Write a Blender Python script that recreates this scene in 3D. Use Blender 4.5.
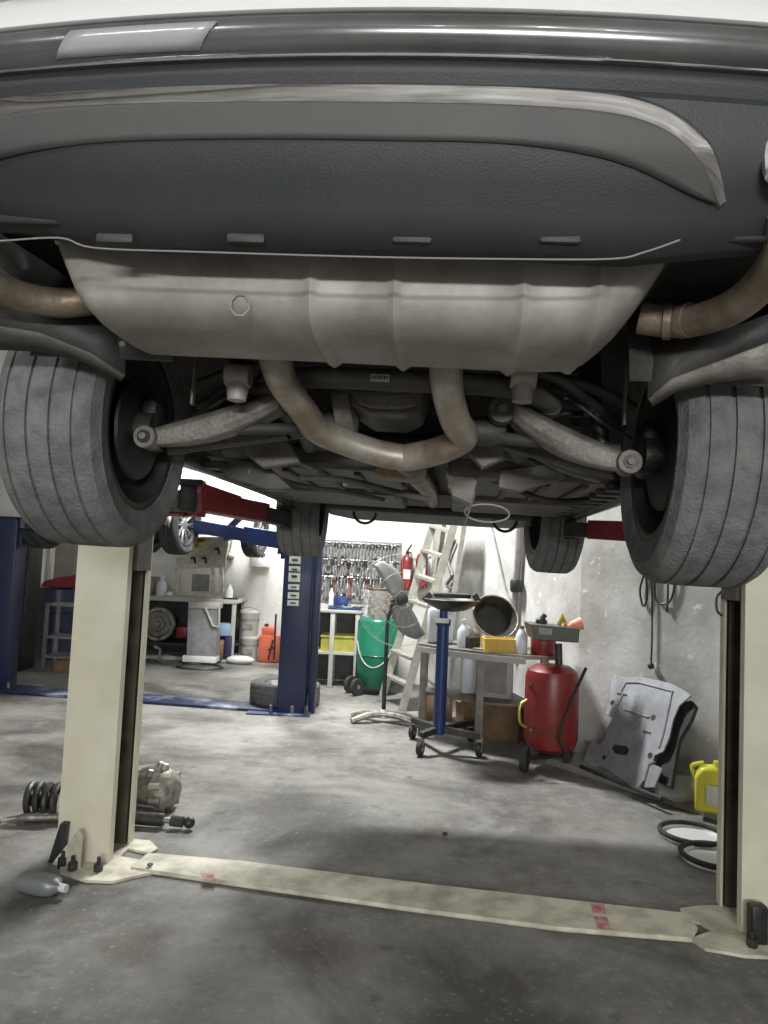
import bpy, bmesh, math, random
from mathutils import Vector, Matrix, Euler, Quaternion
R = math.radians
random.seed(7)
for o in list(bpy.data.objects): bpy.data.objects.remove(o)
scn = bpy.context.scene
COL = scn.collection

# ------------------------------------------------------------------ camera
FPX, CX, CY, CAMZ = 740.0, 384.0, 512.0, 1.56
PITCH, ROLL = R(3.75), R(2.6)
Fw = Vector((0, math.cos(PITCH), math.sin(PITCH)))
U0 = Vector((0, -math.sin(PITCH), math.cos(PITCH))); R0 = Vector((1, 0, 0))
Rt = R0*math.cos(ROLL) + U0*math.sin(ROLL)
Up = U0*math.cos(ROLL) - R0*math.sin(ROLL)
CAM = Vector((0, 0, CAMZ))
cd = bpy.data.cameras.new('camera'); cam = bpy.data.objects.new('camera', cd); COL.objects.link(cam)
M = Matrix((Rt, Up, -Fw)).transposed().to_4x4(); M.translation = CAM
cam.matrix_world = M
cd.sensor_fit = 'VERTICAL'; cd.sensor_height = 24; cd.lens = FPX/1024*24
cd.clip_start = .02; cd.clip_end = 100
scn.camera = cam

# ------------------------------------------------------------------ world, lights, exposure
w = bpy.data.worlds.new('world'); scn.world = w; w.use_nodes = True
w.node_tree.nodes['Background'].inputs[0].default_value = (.8, .86, .9, 1)
w.node_tree.nodes['Background'].inputs[1].default_value = .05
scn.view_settings.view_transform = 'Standard'; scn.view_settings.look = 'None'
scn.view_settings.exposure = 0.0; scn.view_settings.gamma = 1; scn.view_settings.use_curve_mapping = False
def area(name, loc, rot, size, power, col=(.985, 1, .985)):
    l = bpy.data.lights.new(name, 'AREA'); l.shape = 'RECTANGLE'; l.size, l.size_y = size; l.energy = power; l.color = col
    o = bpy.data.objects.new(name, l); COL.objects.link(o); o.location = loc; o.rotation_euler = rot
    return o
area('tube_light_back', (-1.7, 10.7, 3.75), (0, 0, 0), (.9, .25), 215)
area('tube_light_middle', (-.45, 7.25, 4.25), (0, 0, 0), (.8, .2), 400)
area('tube_light_behind', (-2.6, -1.6, 4.2), (0, 0, 0), (1.2, .2), 90)
area('fill_light_rear_wall', (.3, -5.9, 2.3), (R(90), 0, 0), (3.2, .35), 380)  # added fill for the silencer and tyres, no fitting on the wall

# ------------------------------------------------------------------ pixel to place
def ray(px, py): return Fw + Rt*((px-CX)/FPX) + Up*((CY-py)/FPX)
def P(px, py, d):
    r = ray(px, py); return CAM + r*(d/r.y)
def G(px, py, z=0.0):
    r = ray(px, py); return CAM + r*((z-CAMZ)/r.z)
def PL(px, py, o, n):
    r = ray(px, py); o = Vector(o); n = Vector(n); return CAM + r*((o-CAM).dot(n)/r.dot(n))

# ------------------------------------------------------------------ materials
def mat(name, c, rough=.6, metal=0., c2=None, scale=6., amt=.5, bump=0., bscale=40., spec=.5, stretch=None, thr=(.35, .65), coat=0, trans=0, alpha=1):
    m = bpy.data.materials.new(name); m.use_nodes = True; nt = m.node_tree; N = nt.nodes; L = nt.links
    b = N['Principled BSDF']; b.inputs['Roughness'].default_value = rough; b.inputs['Metallic'].default_value = metal
    b.inputs['Specular IOR Level'].default_value = spec; b.inputs['Coat Weight'].default_value = coat
    b.inputs['Transmission Weight'].default_value = trans; b.inputs['Alpha'].default_value = alpha
    b.inputs['Base Color'].default_value = (*c, 1)
    tc = N.new('ShaderNodeTexCoord'); mp = N.new('ShaderNodeMapping'); L.new(tc.outputs['Object'], mp.inputs[0])
    if stretch: mp.inputs['Scale'].default_value = stretch
    if c2:
        n = N.new('ShaderNodeTexNoise'); n.inputs['Scale'].default_value = scale; n.inputs['Detail'].default_value = 6; n.inputs['Roughness'].default_value = .62
        L.new(mp.outputs[0], n.inputs[0])
        r = N.new('ShaderNodeMapRange'); r.inputs[1].default_value = thr[0]; r.inputs[2].default_value = thr[1]; r.inputs[4].default_value = amt*2
        r.clamp = True; L.new(n.outputs[0], r.inputs[0])
        x = N.new('ShaderNodeMix'); x.data_type = 'RGBA'; x.clamp_factor = True
        x.inputs[6].default_value = (*c, 1); x.inputs[7].default_value = (*c2, 1)
        L.new(r.outputs[0], x.inputs[0]); L.new(x.outputs[2], b.inputs['Base Color'])
    if bump:
        n2 = N.new('ShaderNodeTexNoise'); n2.inputs['Scale'].default_value = bscale; n2.inputs['Detail'].default_value = 4
        L.new(mp.outputs[0], n2.inputs[0]); bp = N.new('ShaderNodeBump'); bp.inputs['Strength'].default_value = bump; bp.inputs['Distance'].default_value = .01
        L.new(n2.outputs[0], bp.inputs['Height']); L.new(bp.outputs[0], b.inputs['Normal'])
    return m
def emis(name, c, s):
    m = bpy.data.materials.new(name); m.use_nodes = True; b = m.node_tree.nodes['Principled BSDF']
    b.inputs['Emission Color'].default_value = (*c, 1); b.inputs['Emission Strength'].default_value = s; return m

def floor_mat():
    m = bpy.data.materials.new('stained_concrete'); m.use_nodes = True; nt = m.node_tree; N = nt.nodes; L = nt.links; b = N['Principled BSDF']
    tc = N.new('ShaderNodeTexCoord')
    def noise(s, d=6, ro=.6, w=0, dist=0):
        n = N.new('ShaderNodeTexNoise'); n.inputs['Scale'].default_value = s; n.inputs['Detail'].default_value = d; n.inputs['Roughness'].default_value = ro
        n.inputs['Distortion'].default_value = dist
        mp = N.new('ShaderNodeMapping'); mp.inputs['Location'].default_value = (w, w*1.7, 0); L.new(tc.outputs['Object'], mp.inputs[0]); L.new(mp.outputs[0], n.inputs[0]); return n.outputs[0]
    def rng(x, a, b_, o=1.):
        r = N.new('ShaderNodeMapRange'); r.inputs[1].default_value = a; r.inputs[2].default_value = b_; r.inputs[4].default_value = o; L.new(x, r.inputs[0]); return r.outputs[0]
    def mix(f, a, c):
        x = N.new('ShaderNodeMix'); x.data_type = 'RGBA'; L.new(f, x.inputs[0])
        if isinstance(a, tuple): x.inputs[6].default_value = (*a, 1)
        else: L.new(a, x.inputs[6])
        x.inputs[7].default_value = (*c, 1); return x.outputs[2]
    c = mix(rng(noise(1.1, 8, .65), .35, .65), (.25, .24, .222), (.115, .108, .097))
    c = mix(rng(noise(9, 6, .7, 3), .45, .75, .6), c, (.31, .305, .29))
    c = mix(rng(noise(.9, 5, .6, 11, .6), .50, .64, .85), c, (.055, .05, .043))
    c = mix(rng(noise(4, 5, .6, 23), .62, .70, .55), c, (.035, .03, .028))
    c = mix(rng(noise(1.6, 5, .5, 41), .58, .68, .5), c, (.10, .075, .06))
    c = mix(rng(noise(38, 3, .5, 5), .60, .75, .35), c, (.45, .44, .42))
    L.new(c, b.inputs['Base Color'])
    b.inputs['Specular IOR Level'].default_value = .35
    L.new(rng(noise(1.4, 5, .6, 17), .35, .65, 1), (rr := N.new('ShaderNodeMapRange')).inputs[0]); rr.inputs[3].default_value = .45; rr.inputs[4].default_value = .8
    L.new(rr.outputs[0], b.inputs['Roughness'])
    bp = N.new('ShaderNodeBump'); bp.inputs['Strength'].default_value = .25; bp.inputs['Distance'].default_value = .01
    L.new(noise(25, 6, .7, 2), bp.inputs['Height']); L.new(bp.outputs[0], b.inputs['Normal'])
    return m
def wall_mat(name, base, dirt, flake, amt=.7):
    m = mat(name, base, .85, 0, dirt, 1.3, amt, .35, 18, .2)
    nt = m.node_tree; N = nt.nodes; L = nt.links; b = N['Principled BSDF']
    src = b.inputs['Base Color'].links[0].from_socket
    n = N.new('ShaderNodeTexNoise'); n.inputs['Scale'].default_value = 7; n.inputs['Detail'].default_value = 7; n.inputs['Roughness'].default_value = .7
    tc = N.new('ShaderNodeTexCoord'); L.new(tc.outputs['Object'], n.inputs[0])
    r = N.new('ShaderNodeMapRange'); r.inputs[1].default_value = .6; r.inputs[2].default_value = .66; r.inputs[4].default_value = .8; L.new(n.outputs[0], r.inputs[0])
    x = N.new('ShaderNodeMix'); x.data_type = 'RGBA'; L.new(r.outputs[0], x.inputs[0]); L.new(src, x.inputs[6]); x.inputs[7].default_value = (*flake, 1)
    L.new(x.outputs[2], b.inputs['Base Color']); return m

MT = dict(
    floor=floor_mat(),
    wall=wall_mat('white_wall_paint', (.72, .71, .68), (.58, .57, .54), (.78, .77, .75), .5),
    wallr=wall_mat('grey_render', (.60, .59, .57), (.36, .35, .33), (.74, .73, .71), .6),
    ceil=mat('ceiling_paint', (.55, .55, .53), .9, 0, (.4, .4, .38), 1),
    white=mat('white_car_paint', (.66, .67, .67), .25, 0, coat=.6),
    dchrome=mat('dark_polished_strip', (.22, .22, .225), .2, .7, (.12, .12, .12), 3, .5, coat=.5),
    gloss=mat('gloss_black', (.02, .02, .022), .12, 0, (.05, .05, .05), 3, .3, coat=1),
    plast=mat('dark_textured_plastic', (.021, .024, .027), .55, 0, (.028, .031, .034), 4, .5, .15, 300),
    plastg=mat('grey_textured_plastic', (.048, .048, .047), .6, 0, (.062, .061, .058), 5, .5, .15, 300),
    chrome=mat('chrome', (.86, .85, .86), .08, 1, (.66, .62, .64), 12, .3),
    alu=mat('dirty_aluminised_steel', (.43, .405, .375), .55, .12, (.29, .262, .235), 5, .6, .1, 60),
    alu2=mat('cast_aluminium', (.24, .225, .20), .55, .3, (.14, .125, .11), 9, .6, .3, 80),
    pipe=mat('heat_tinted_pipe', (.44, .41, .36), .42, .45, (.28, .22, .16), 7, .6, .1, 50),
    rust=mat('brown_heat_pipe', (.30, .255, .20), .5, .5, (.17, .13, .09), 9, .6, .2, 60),
    under=mat('dark_underbody', (.024, .024, .024), .6, 0, (.055, .051, .046), 6, .6, .2, 60),
    under2=mat('grey_underbody_panel', (.055, .054, .051), .55, 0, (.11, .10, .09), 7, .6, .2, 60),
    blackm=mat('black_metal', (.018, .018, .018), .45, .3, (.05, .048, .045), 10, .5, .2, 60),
    rubber=mat('tyre_rubber', (.105, .105, .108), .75, 0, (.17, .17, .168), 14, .6, .5, 120, .3),
    rubberd=mat('dark_rubber', (.025, .025, .025), .75, 0, (.05, .05, .05), 12, .5, .2, 90, .3),
    panm=mat('pale_pan', (.75, .76, .76), .35, .2),
    seam=mat('grey_seam', (.2, .2, .19), .5),
    reflpatch=mat('painted_reflection', (.34, .33, .36), .3, 0, coat=1),
    rim=mat('alloy', (.5, .51, .52), .3, .8),
    rimd=mat('dark_rim_barrel', (.03, .03, .03), .6, .3, (.06, .055, .05), 8),
    disc=mat('brake_disc', (.06, .055, .05), .45, .8),
    beige=mat('beige_lift_paint', (.66, .63, .51), .5, 0, (.58, .55, .43), 3, .6, .05, 30),
    beiged=mat('worn_beige_plate', (.66, .62, .50), .6, 0, (.36, .33, .26), 6, .6, .15, 40, thr=(.42, .7)),
    channeld=mat('dark_channel', (.03, .027, .02), .5, 0, (.1, .085, .05), 8, .4),  # dark mottled brown for the open side of the beige columns
    redp=mat('red_paint', (.24, .018, .022), .4, 0, (.17, .014, .016), 5, .6),
    red2=mat('worn_red_paint', (.23, .020, .020), .38, 0, (.15, .015, .013), 6, .5, .05, 40),
    mark=mat('faded_red_mark', (.42, .09, .10), .7, 0, (.62, .5, .44), 30, .4),
    blue=mat('blue_lift_paint', (.010, .018, .058), .4, 0, (.014, .024, .075), 4, .5),
    bluea=mat('blue_arm_paint', (.016, .045, .20), .4, 0, (.015, .03, .12), 5, .5),
    bluel=mat('worn_blue_plate', (.015, .025, .07), .5, 0, (.26, .31, .40), 1.8, .5, thr=(.50, .6)),
    blueb=mat('bright_blue_paint', (.012, .035, .17), .35, 0, (.015, .03, .11), 6, .5),
    navy=mat('navy_drum', (.02, .022, .07), .35, 0, (.03, .03, .08), 5, .5),
    paper=mat('sticker_paper', (.62, .64, .58), .6, 0, (.4, .42, .36), 60, .3),
    ink=mat('black_ink', (.02, .02, .02), .7),
    wht=mat('white_plastic', (.75, .76, .76), .4, 0, (.62, .62, .6), 8, .5),
    jug=mat('milky_plastic', (.62, .66, .70), .35, 0, (.5, .54, .58), 8, .4),
    cream=mat('cream_frame', (.66, .64, .56), .55, 0, (.48, .45, .38), 9, .6),
    bench=mat('pale_bench_steel', (.42, .43, .40), .55, 0, (.38, .37, .33), 8, .6),
    steel=mat('grey_bench_steel', (.22, .21, .19), .5, .4, (.14, .12, .1), 10, .6),
    gpanel=mat('grey_sheet', (.30, .29, .30), .5, .2, (.22, .21, .21), 9, .6),
    skid=mat('grey_pressed_plastic', (.30, .31, .335), .5, .1, (.2, .205, .22), 5, .6, .1, 40),
    green=mat('green_drum_paint', (.015, .15, .09), .3, 0, (.01, .12, .07), 5, .5),
    yellow=mat('yellow_plastic', (.72, .68, .05), .4, 0, (.6, .55, .05), 9, .5),
    crate=mat('yellow_crate', (.44, .40, .06), .5, 0, (.3, .27, .05), 9, .5),
    brown=mat('cardboard', (.22, .14, .075), .8, 0, (.13, .085, .05), 6, .6),
    orange=mat('orange_red_plastic', (.62, .16, .10), .4, 0, (.6, .1, .05), 8, .5),
    ladder=mat('ladder_aluminium', (.40, .39, .34), .4, .3, (.27, .26, .22), 9, .5),
    tool=mat('chrome_tool', (.6, .6, .6), .22, .9, (.3, .3, .3), 30, .5),
    fan=mat('grey_fan_blade', (.17, .18, .17), .4, 0),
    cast=mat('cast_metal', (.42, .40, .35), .5, .5, (.2, .185, .16), 16, .6, .5, 60),
    clear=mat('clear_film', (.9, .9, .9), .1, 0, trans=.0, alpha=.22),
    dgreen=mat('dark_green_tray', (.05, .065, .05), .45, 0, (.08, .085, .07), 8),
    brass=mat('brass', (.5, .36, .1), .35, .8),
    cable=mat('pale_cable', (.45, .44, .38), .5),
    panel=mat('brown_grey_panel', (.30, .28, .23), .5, 0, (.22, .2, .17), 5),  # brown-grey, mottled darker
    lamp=emis('lamp_tube', (1, .98, .93), 30),
    bulb=emis('bulb_glass', (1, .99, .96), 120),
)

# ------------------------------------------------------------------ mesh building
WM = {}
def frame(t):
    t = t.normalized(); a = Vector((0, 0, 1)) if abs(t.z) < .9 else Vector((1, 0, 0))
    u = t.cross(a).normalized(); return u, t.cross(u).normalized()
class MB:
    def __init__(s): s.b = bmesh.new()
    def face(s, vs):
        try: return s.b.faces.new(vs)
        except ValueError: return None
    def poly(s, pts):
        return s.face([s.b.verts.new(p) for p in pts])
    def box(s, c, sz, rot=None, bev=0.):
        t = bmesh.new(); bmesh.ops.create_cube(t, size=1)
        bmesh.ops.scale(t, vec=Vector(sz), verts=t.verts)
        if bev: bmesh.ops.bevel(t, geom=list(t.edges), offset=bev, segments=2, affect='EDGES', profile=.5)
        m = Matrix.Translation(Vector(c))
        if rot is not None: m = m @ (rot if isinstance(rot, Matrix) else Euler(rot).to_matrix()).to_4x4()
        bmesh.ops.transform(t, matrix=m, verts=t.verts); s._merge(t); return s
    def _merge(s, t):
        mp = {v: s.b.verts.new(v.co) for v in t.verts}
        for f in t.faces: s.face([mp[v] for v in f.verts])
        t.free()
    def rings(s, rings, closed_ring=True, caps=True, loop=False):
        vr = [[s.b.verts.new(p) for p in r] for r in rings]; n = len(vr[0])
        k = len(vr)
        for i in range(k if loop else k-1):
            a, b = vr[i], vr[(i+1) % k]
            for j in range(n if closed_ring else n-1):
                s.face([a[j], a[(j+1) % n], b[(j+1) % n], b[j]])
        if caps and not loop and closed_ring:
            s.face(list(reversed(vr[0]))); s.face(vr[-1])
        return s
    def tube(s, path, r, seg=12, loop=False, flat=1.):
        path = [Vector(p) for p in path]; n = len(path)
        rs = r if isinstance(r, (list, tuple)) else [r]*n
        t0 = (path[1]-path[0]).normalized(); u, v = frame(t0); rings = []
        for i, p in enumerate(path):
            if loop: t = (path[(i+1) % n]-path[i-1]).normalized()
            else: t = ((path[min(i+1, n-1)]-path[i]).normalized() + (path[i]-path[max(i-1, 0)]).normalized())
            if t.length < 1e-6: t = t0
            t.normalize(); q = t0.rotation_difference(t); u = q @ u; v = q @ v; t0 = t
            rings.append([p + u*math.cos(2*math.pi*j/seg)*rs[i] + v*math.sin(2*math.pi*j/seg)*rs[i]*flat for j in range(seg)])
        return s.rings(rings, loop=loop)
    def cyl(s, a, b, r, r2=None, seg=20): return s.tube([a, b], [r, r if r2 is None else r2], seg)
    def bar(s, a, b, wd, th, up=Vector((0, 0, 1))):
        a, b = Vector(a), Vector(b); t = (b-a).normalized(); u = t.cross(up)
        if u.length < 1e-3: u = t.cross(Vector((1, 0, 0)))
        u.normalize(); v = t.cross(u).normalized()
        rg = [[p + u*x*wd/2 + v*y*th/2 for x, y in ((-1, -1), (1, -1), (1, 1), (-1, 1))] for p in (a, b)]
        return s.rings(rg)
    def lathe(s, prof, o=(0, 0, 0), ax=(0, 0, 1), seg=32, caps=True):
        o = Vector(o); ax = Vector(ax).normalized(); u, v = frame(ax)
        return s.rings([[o + ax*h + (u*math.cos(2*math.pi*j/seg)+v*math.sin(2*math.pi*j/seg))*max(r, 1e-4) for j in range(seg)] for r, h in prof], caps=caps)
    def prism(s, pts, vec):
        pts = [Vector(p) for p in pts]; vec = Vector(vec); return s.rings([pts, [p+vec for p in pts]])
    def ball(s, c, r, sc=(1, 1, 1), seg=16):
        t = bmesh.new(); bmesh.ops.create_uvsphere(t, u_segments=seg, v_segments=seg//2+2, radius=r)
        bmesh.ops.scale(t, vec=Vector(sc), verts=t.verts); bmesh.ops.translate(t, vec=Vector(c), verts=t.verts); s._merge(t); return s
    def grid(s, rows): return s.rings(rows, closed_ring=False, caps=False)
    def build(s, name, m, parent=None, world=True, smooth=38, label=None, solid=0, bev=0, origin=None):
        bmesh.ops.remove_doubles(s.b, verts=s.b.verts, dist=1e-5)
        bmesh.ops.recalc_face_normals(s.b, faces=s.b.faces)
        me = bpy.data.meshes.new(name); s.b.to_mesh(me); s.b.free()
        o = bpy.data.objects.new(name, me); COL.objects.link(o)
        if parent is not None:
            o.parent = parent; WM[o] = WM[parent]
            if world: me.transform(WM[parent].inverted())
        else:
            xs = [v.co for v in me.vertices]
            c = Vector(origin) if origin is not None else Vector(((min(p.x for p in xs)+max(p.x for p in xs))/2, (min(p.y for p in xs)+max(p.y for p in xs))/2, min(p.z for p in xs)))
            me.transform(Matrix.Translation(-c)); o.location = c; WM[o] = Matrix.Translation(c)
        me.polygons.foreach_set('use_smooth', [True]*len(me.polygons)); me.set_sharp_from_angle(angle=R(smooth))
        me.materials.append(MT[m] if isinstance(m, str) else m)
        if solid: md = o.modifiers.new('solid', 'SOLIDIFY'); md.thickness = solid; md.offset = 0
        if bev: md = o.modifiers.new('bevel', 'BEVEL'); md.width = bev; md.segments = 2; md.limit_method = 'ANGLE'
        if label: o['label'] = label
        return o
def T(name, label, cat, loc=(0, 0, 0), rot=(0, 0, 0), group=None):
    o = bpy.data.objects.new(name, None); COL.objects.link(o); o.location = loc; o.rotation_euler = rot; o.empty_display_size = .1
    WM[o] = Matrix.Translation(Vector(loc)) @ Euler(rot).to_matrix().to_4x4()
    o['label'] = label; o['category'] = cat
    if group: o['group'] = group
    return o
def tag(o, label, cat, group=None):
    o['label'] = label; o['category'] = cat
    if group: o['group'] = group
    return o
def struct(o): o['kind'] = 'structure'; return o
def copy_tree(o, parent=None):
    c = o.copy(); COL.objects.link(c); c.parent = parent; WM[c] = WM[o]
    for ch in list(o.children): copy_tree(ch, c)
    return c
def smoothpath(pts, n=6):
    pts = [Vector(p) for p in pts]; out = []
    for i in range(len(pts)-1):
        p0 = pts[max(i-1, 0)]; p1 = pts[i]; p2 = pts[i+1]; p3 = pts[min(i+2, len(pts)-1)]
        for k in range(n):
            t = k/n; out.append(.5*((2*p1)+(p2-p0)*t+(2*p0-5*p1+4*p2-p3)*t*t+(3*p1-p0-3*p2+p3)*t**3))
    out.append(pts[-1]); return out
def arc(c, r, u, v, a0, a1, n): 
    c, u, v = Vector(c), Vector(u), Vector(v)
    return [c + (u*math.cos(R(a0+(a1-a0)*i/n))+v*math.sin(R(a0+(a1-a0)*i/n)))*r for i in range(n+1)]
X, Y, Z = Vector((1, 0, 0)), Vector((0, 1, 0)), Vector((0, 0, 1))

# ------------------------------------------------------------------ the room
H = 4.6
struct(MB().box((-2.2, 2.75, -.05), (12.4, 18.3, .1)).build('floor', 'floor', origin=(0, 0, 0)))
struct(MB().box((-2.2, 2.75, H+.05), (12.4, 18.3, .1)).build('ceiling', 'ceil'))
def wallseg(a, b, name, m, outn, th=.2):
    a, b = Vector((*a, 0)), Vector((*b, 0)); n = Vector((*outn, 0)).normalized()
    return struct(MB().prism([a, b, b+n*th, a+n*th], (0, 0, H)).build(name, m, origin=(0, 0, 0)))
wallseg((-8, 11.5), (-1.15, 11.5), 'wall_back', 'wall', (0, 1))
wallseg((-1.15, 11.7), (-1.15, 9.8), 'wall_partition', 'wall', (1, 0))
wallseg((-1.15, 9.6), (.65, 9.6), 'wall_middle', 'wall', (0, 1))
K1, K2 = G(560, 768), G(718, 821); kd = (K2-K1).normalized(); kn_ = Vector((-kd.y, kd.x, 0))
WA, WBp, WC = Vector((.65, 9.6, 0)), K1+kn_*.36-kd*.15, K2+kn_*.36+kd*1.5
def outn(a, b): d = (b-a).normalized(); return Vector((-d.y, d.x, 0)) if Vector((-d.y, d.x, 0)).x > 0 else Vector((d.y, -d.x, 0))
n1, n2 = outn(WA, WBp), outn(WBp, WC)
wallseg(WA.xy, WBp.xy, 'wall_right_far', 'wallr', n1.xy)
wallseg(WBp.xy, WC.xy, 'wall_right', 'wallr', n2.xy)
wallseg(WC.xy, (WC.x+.1, -6.2), 'wall_right_near', 'wallr', (1, .04))
wallseg((-8, -6.2), (3.6, -6.2), 'wall_rear', 'wall', (0, -1))
wallseg((-8, -6.2), (-8, 11.5), 'wall_left', 'wallr', (-1, 0))
def W1(px, py, off=.0): return PL(px, py, WBp-n1*off, n1)
def W2(px, py, off=.0): return PL(px, py, WBp-n2*off, n2)
# low concrete kerb at the foot of the right wall
struct(MB().prism([WBp-n2*.36, WC-n2*.36, WC, WBp], (0, 0, .05)).build('trim_1', mat('kerb_concrete', (.33, .31, .28), .8, 0, (.2, .19, .17), 6, .6)))

# ceiling lamps (the fittings of the tube lights)
def ceiling_lamp(loc, rz, label, L=1.3):
    t = T('tube_lamp', label, 'ceiling lamp', loc, (0, 0, rz), 'tube lamps under the ceiling')
    MB().box((0, 0, .03), (L+.1, .16, .05), bev=.008).build('housing', 'wht', t, world=False)
    for y in (-.045, .045): MB().cyl((-L/2, y, -.01), (L/2, y, -.01), .014, seg=10).build('tube', 'lamp', t, world=False)
    for x in (-L/3, L/3): MB().cyl((x, 0, .05), (x, 0, H-loc[2]), .008).build('hanger', 'steel', t, world=False)
ceiling_lamp((-1.7, 10.7, 3.83), 0, 'white twin tube lamp hanging over the pale workbench at the back')
ceiling_lamp((-.45, 7.25, 4.33), 0, 'white twin tube lamp hanging in the middle of the workshop')
ceiling_lamp((-2.6, -1.6, 4.28), 0, 'white twin tube lamp hanging behind the raised car')
for i_, (bx_, by_) in enumerate(((.45, -1.5), (.95, -1.9), (-.35, -2.6))):
    t = T('bulb_lamp', ('bare bulb hanging nearest behind the raised car', 'bare bulb hanging furthest right behind the raised car', 'bare bulb hanging furthest back behind the raised car')[i_], 'ceiling lamp', (bx_, by_, 3.7), (0, 0, 0), 'bare bulbs behind the raised car')
    MB().ball((0, 0, 0), .05).build('bulb', 'bulb', t, world=False); MB().cyl((0, 0, .045), (0, 0, .10), .02).build('socket', 'blackm', t, world=False)
    MB().cyl((0, 0, .10), (0, 0, H-3.7), .004, seg=6).build('cord', 'blackm', t, world=False)

# ------------------------------------------------------------------ wheels
def tyre_profile(w, r, rr, grooves=4, gd=.008):
    h = w/2; p = [(rr, -h*.80), (rr+.012, -h*.90), ((r+rr)/2+.01, -h*1.0), (r-.045, -h*.97), (r-.02, -h*.9), (r-.006, -h*.76)]
    xs = [-.50, -.17, .17, .50][:grooves]; tw = h*.72; gw = .0055
    for g in xs:
        x = g*h*1.3 if False else g*h*1.25
        p += [(r-(abs(x)/h)**2*.004, x-gw), (r-gd, x-gw*.8), (r-gd, x+gw*.8), (r-(abs(x)/h)**2*.004, x+gw)]
    p += [(r-.006, h*.76), (r-.02, h*.9), (r-.045, h*.97), ((r+rr)/2+.01, h), (rr+.012, h*.9), (rr, h*.8)]
    return p
def wheel(parent, c, side, r=.36, w=.25, rr=.235, steer=0, spokes=5, detail=True, rubber='rubber'):
    """c = centre in the car's frame, side = +1 when the outer face looks to +x"""
    e = bpy.data.objects.new('wheel', None); COL.objects.link(e); e.parent = parent; e.location = c; e.rotation_euler = (0, 0, steer)
    e.empty_display_size = .1; WM[e] = Matrix.Identity(4)
    pr = tyre_profile(w, r, rr)
    b = MB(); n = 96
    b.rings([[Vector((x, math.cos(2*math.pi*j/n)*q, math.sin(2*math.pi*j/n)*q)) for j in range(n)] for q, x in pr], caps=False)
    b.build('tyre', rubber, e, world=False, smooth=30)
    h = w/2; s = side
    b = MB(); b.rings([[Vector((x*s, math.cos(2*math.pi*j/48)*q, math.sin(2*math.pi*j/48)*q)) for j in range(48)] for q, x in
        [(rr+.008, -h*.86), (rr-.012, -h*.84), (rr-.02, -h*.6), (rr-.035, 0), (rr-.02, h*.6), (rr-.01, h*.84), (rr+.008, h*.86)]], caps=False)
    b.build('rim_barrel', 'rimd', e, world=False, solid=.004)
    b = MB(); b.lathe([(.001, h*.62), (.06, h*.62), (.075, h*.5), (.075, h*.3), (.001, h*.3)], ax=(s, 0, 0), seg=24)
    for k in range(spokes):
        for dd in (-9, 9) if spokes <= 5 else (-5, 5):
            a = 2*math.pi*k/spokes + R(dd)*.4; a2 = 2*math.pi*k/spokes + R(dd)
            b.bar(Vector((s*h*.5, math.cos(a)*.05, math.sin(a)*.05)), Vector((s*h*.62, math.cos(a2)*(rr-.008), math.sin(a2)*(rr-.008))), .022 if spokes <= 5 else .009, .03 if spokes <= 5 else .02, up=X)
    b.build('rim_spokes', 'rim', e, world=False, bev=.003)
    if detail:
        MB().lathe([(.05, -.01), (.165, -.01), (.165, .012), (.05, .012)], o=(-s*.03, 0, 0), ax=(s, 0, 0), seg=48).build('brake_disc', 'disc', e, world=False)
        MB().box((-s*.02, .13*-1, .06), (.09, .07, .15), bev=.015).build('brake_caliper', 'alu2', e, world=False)
    return e

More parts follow.
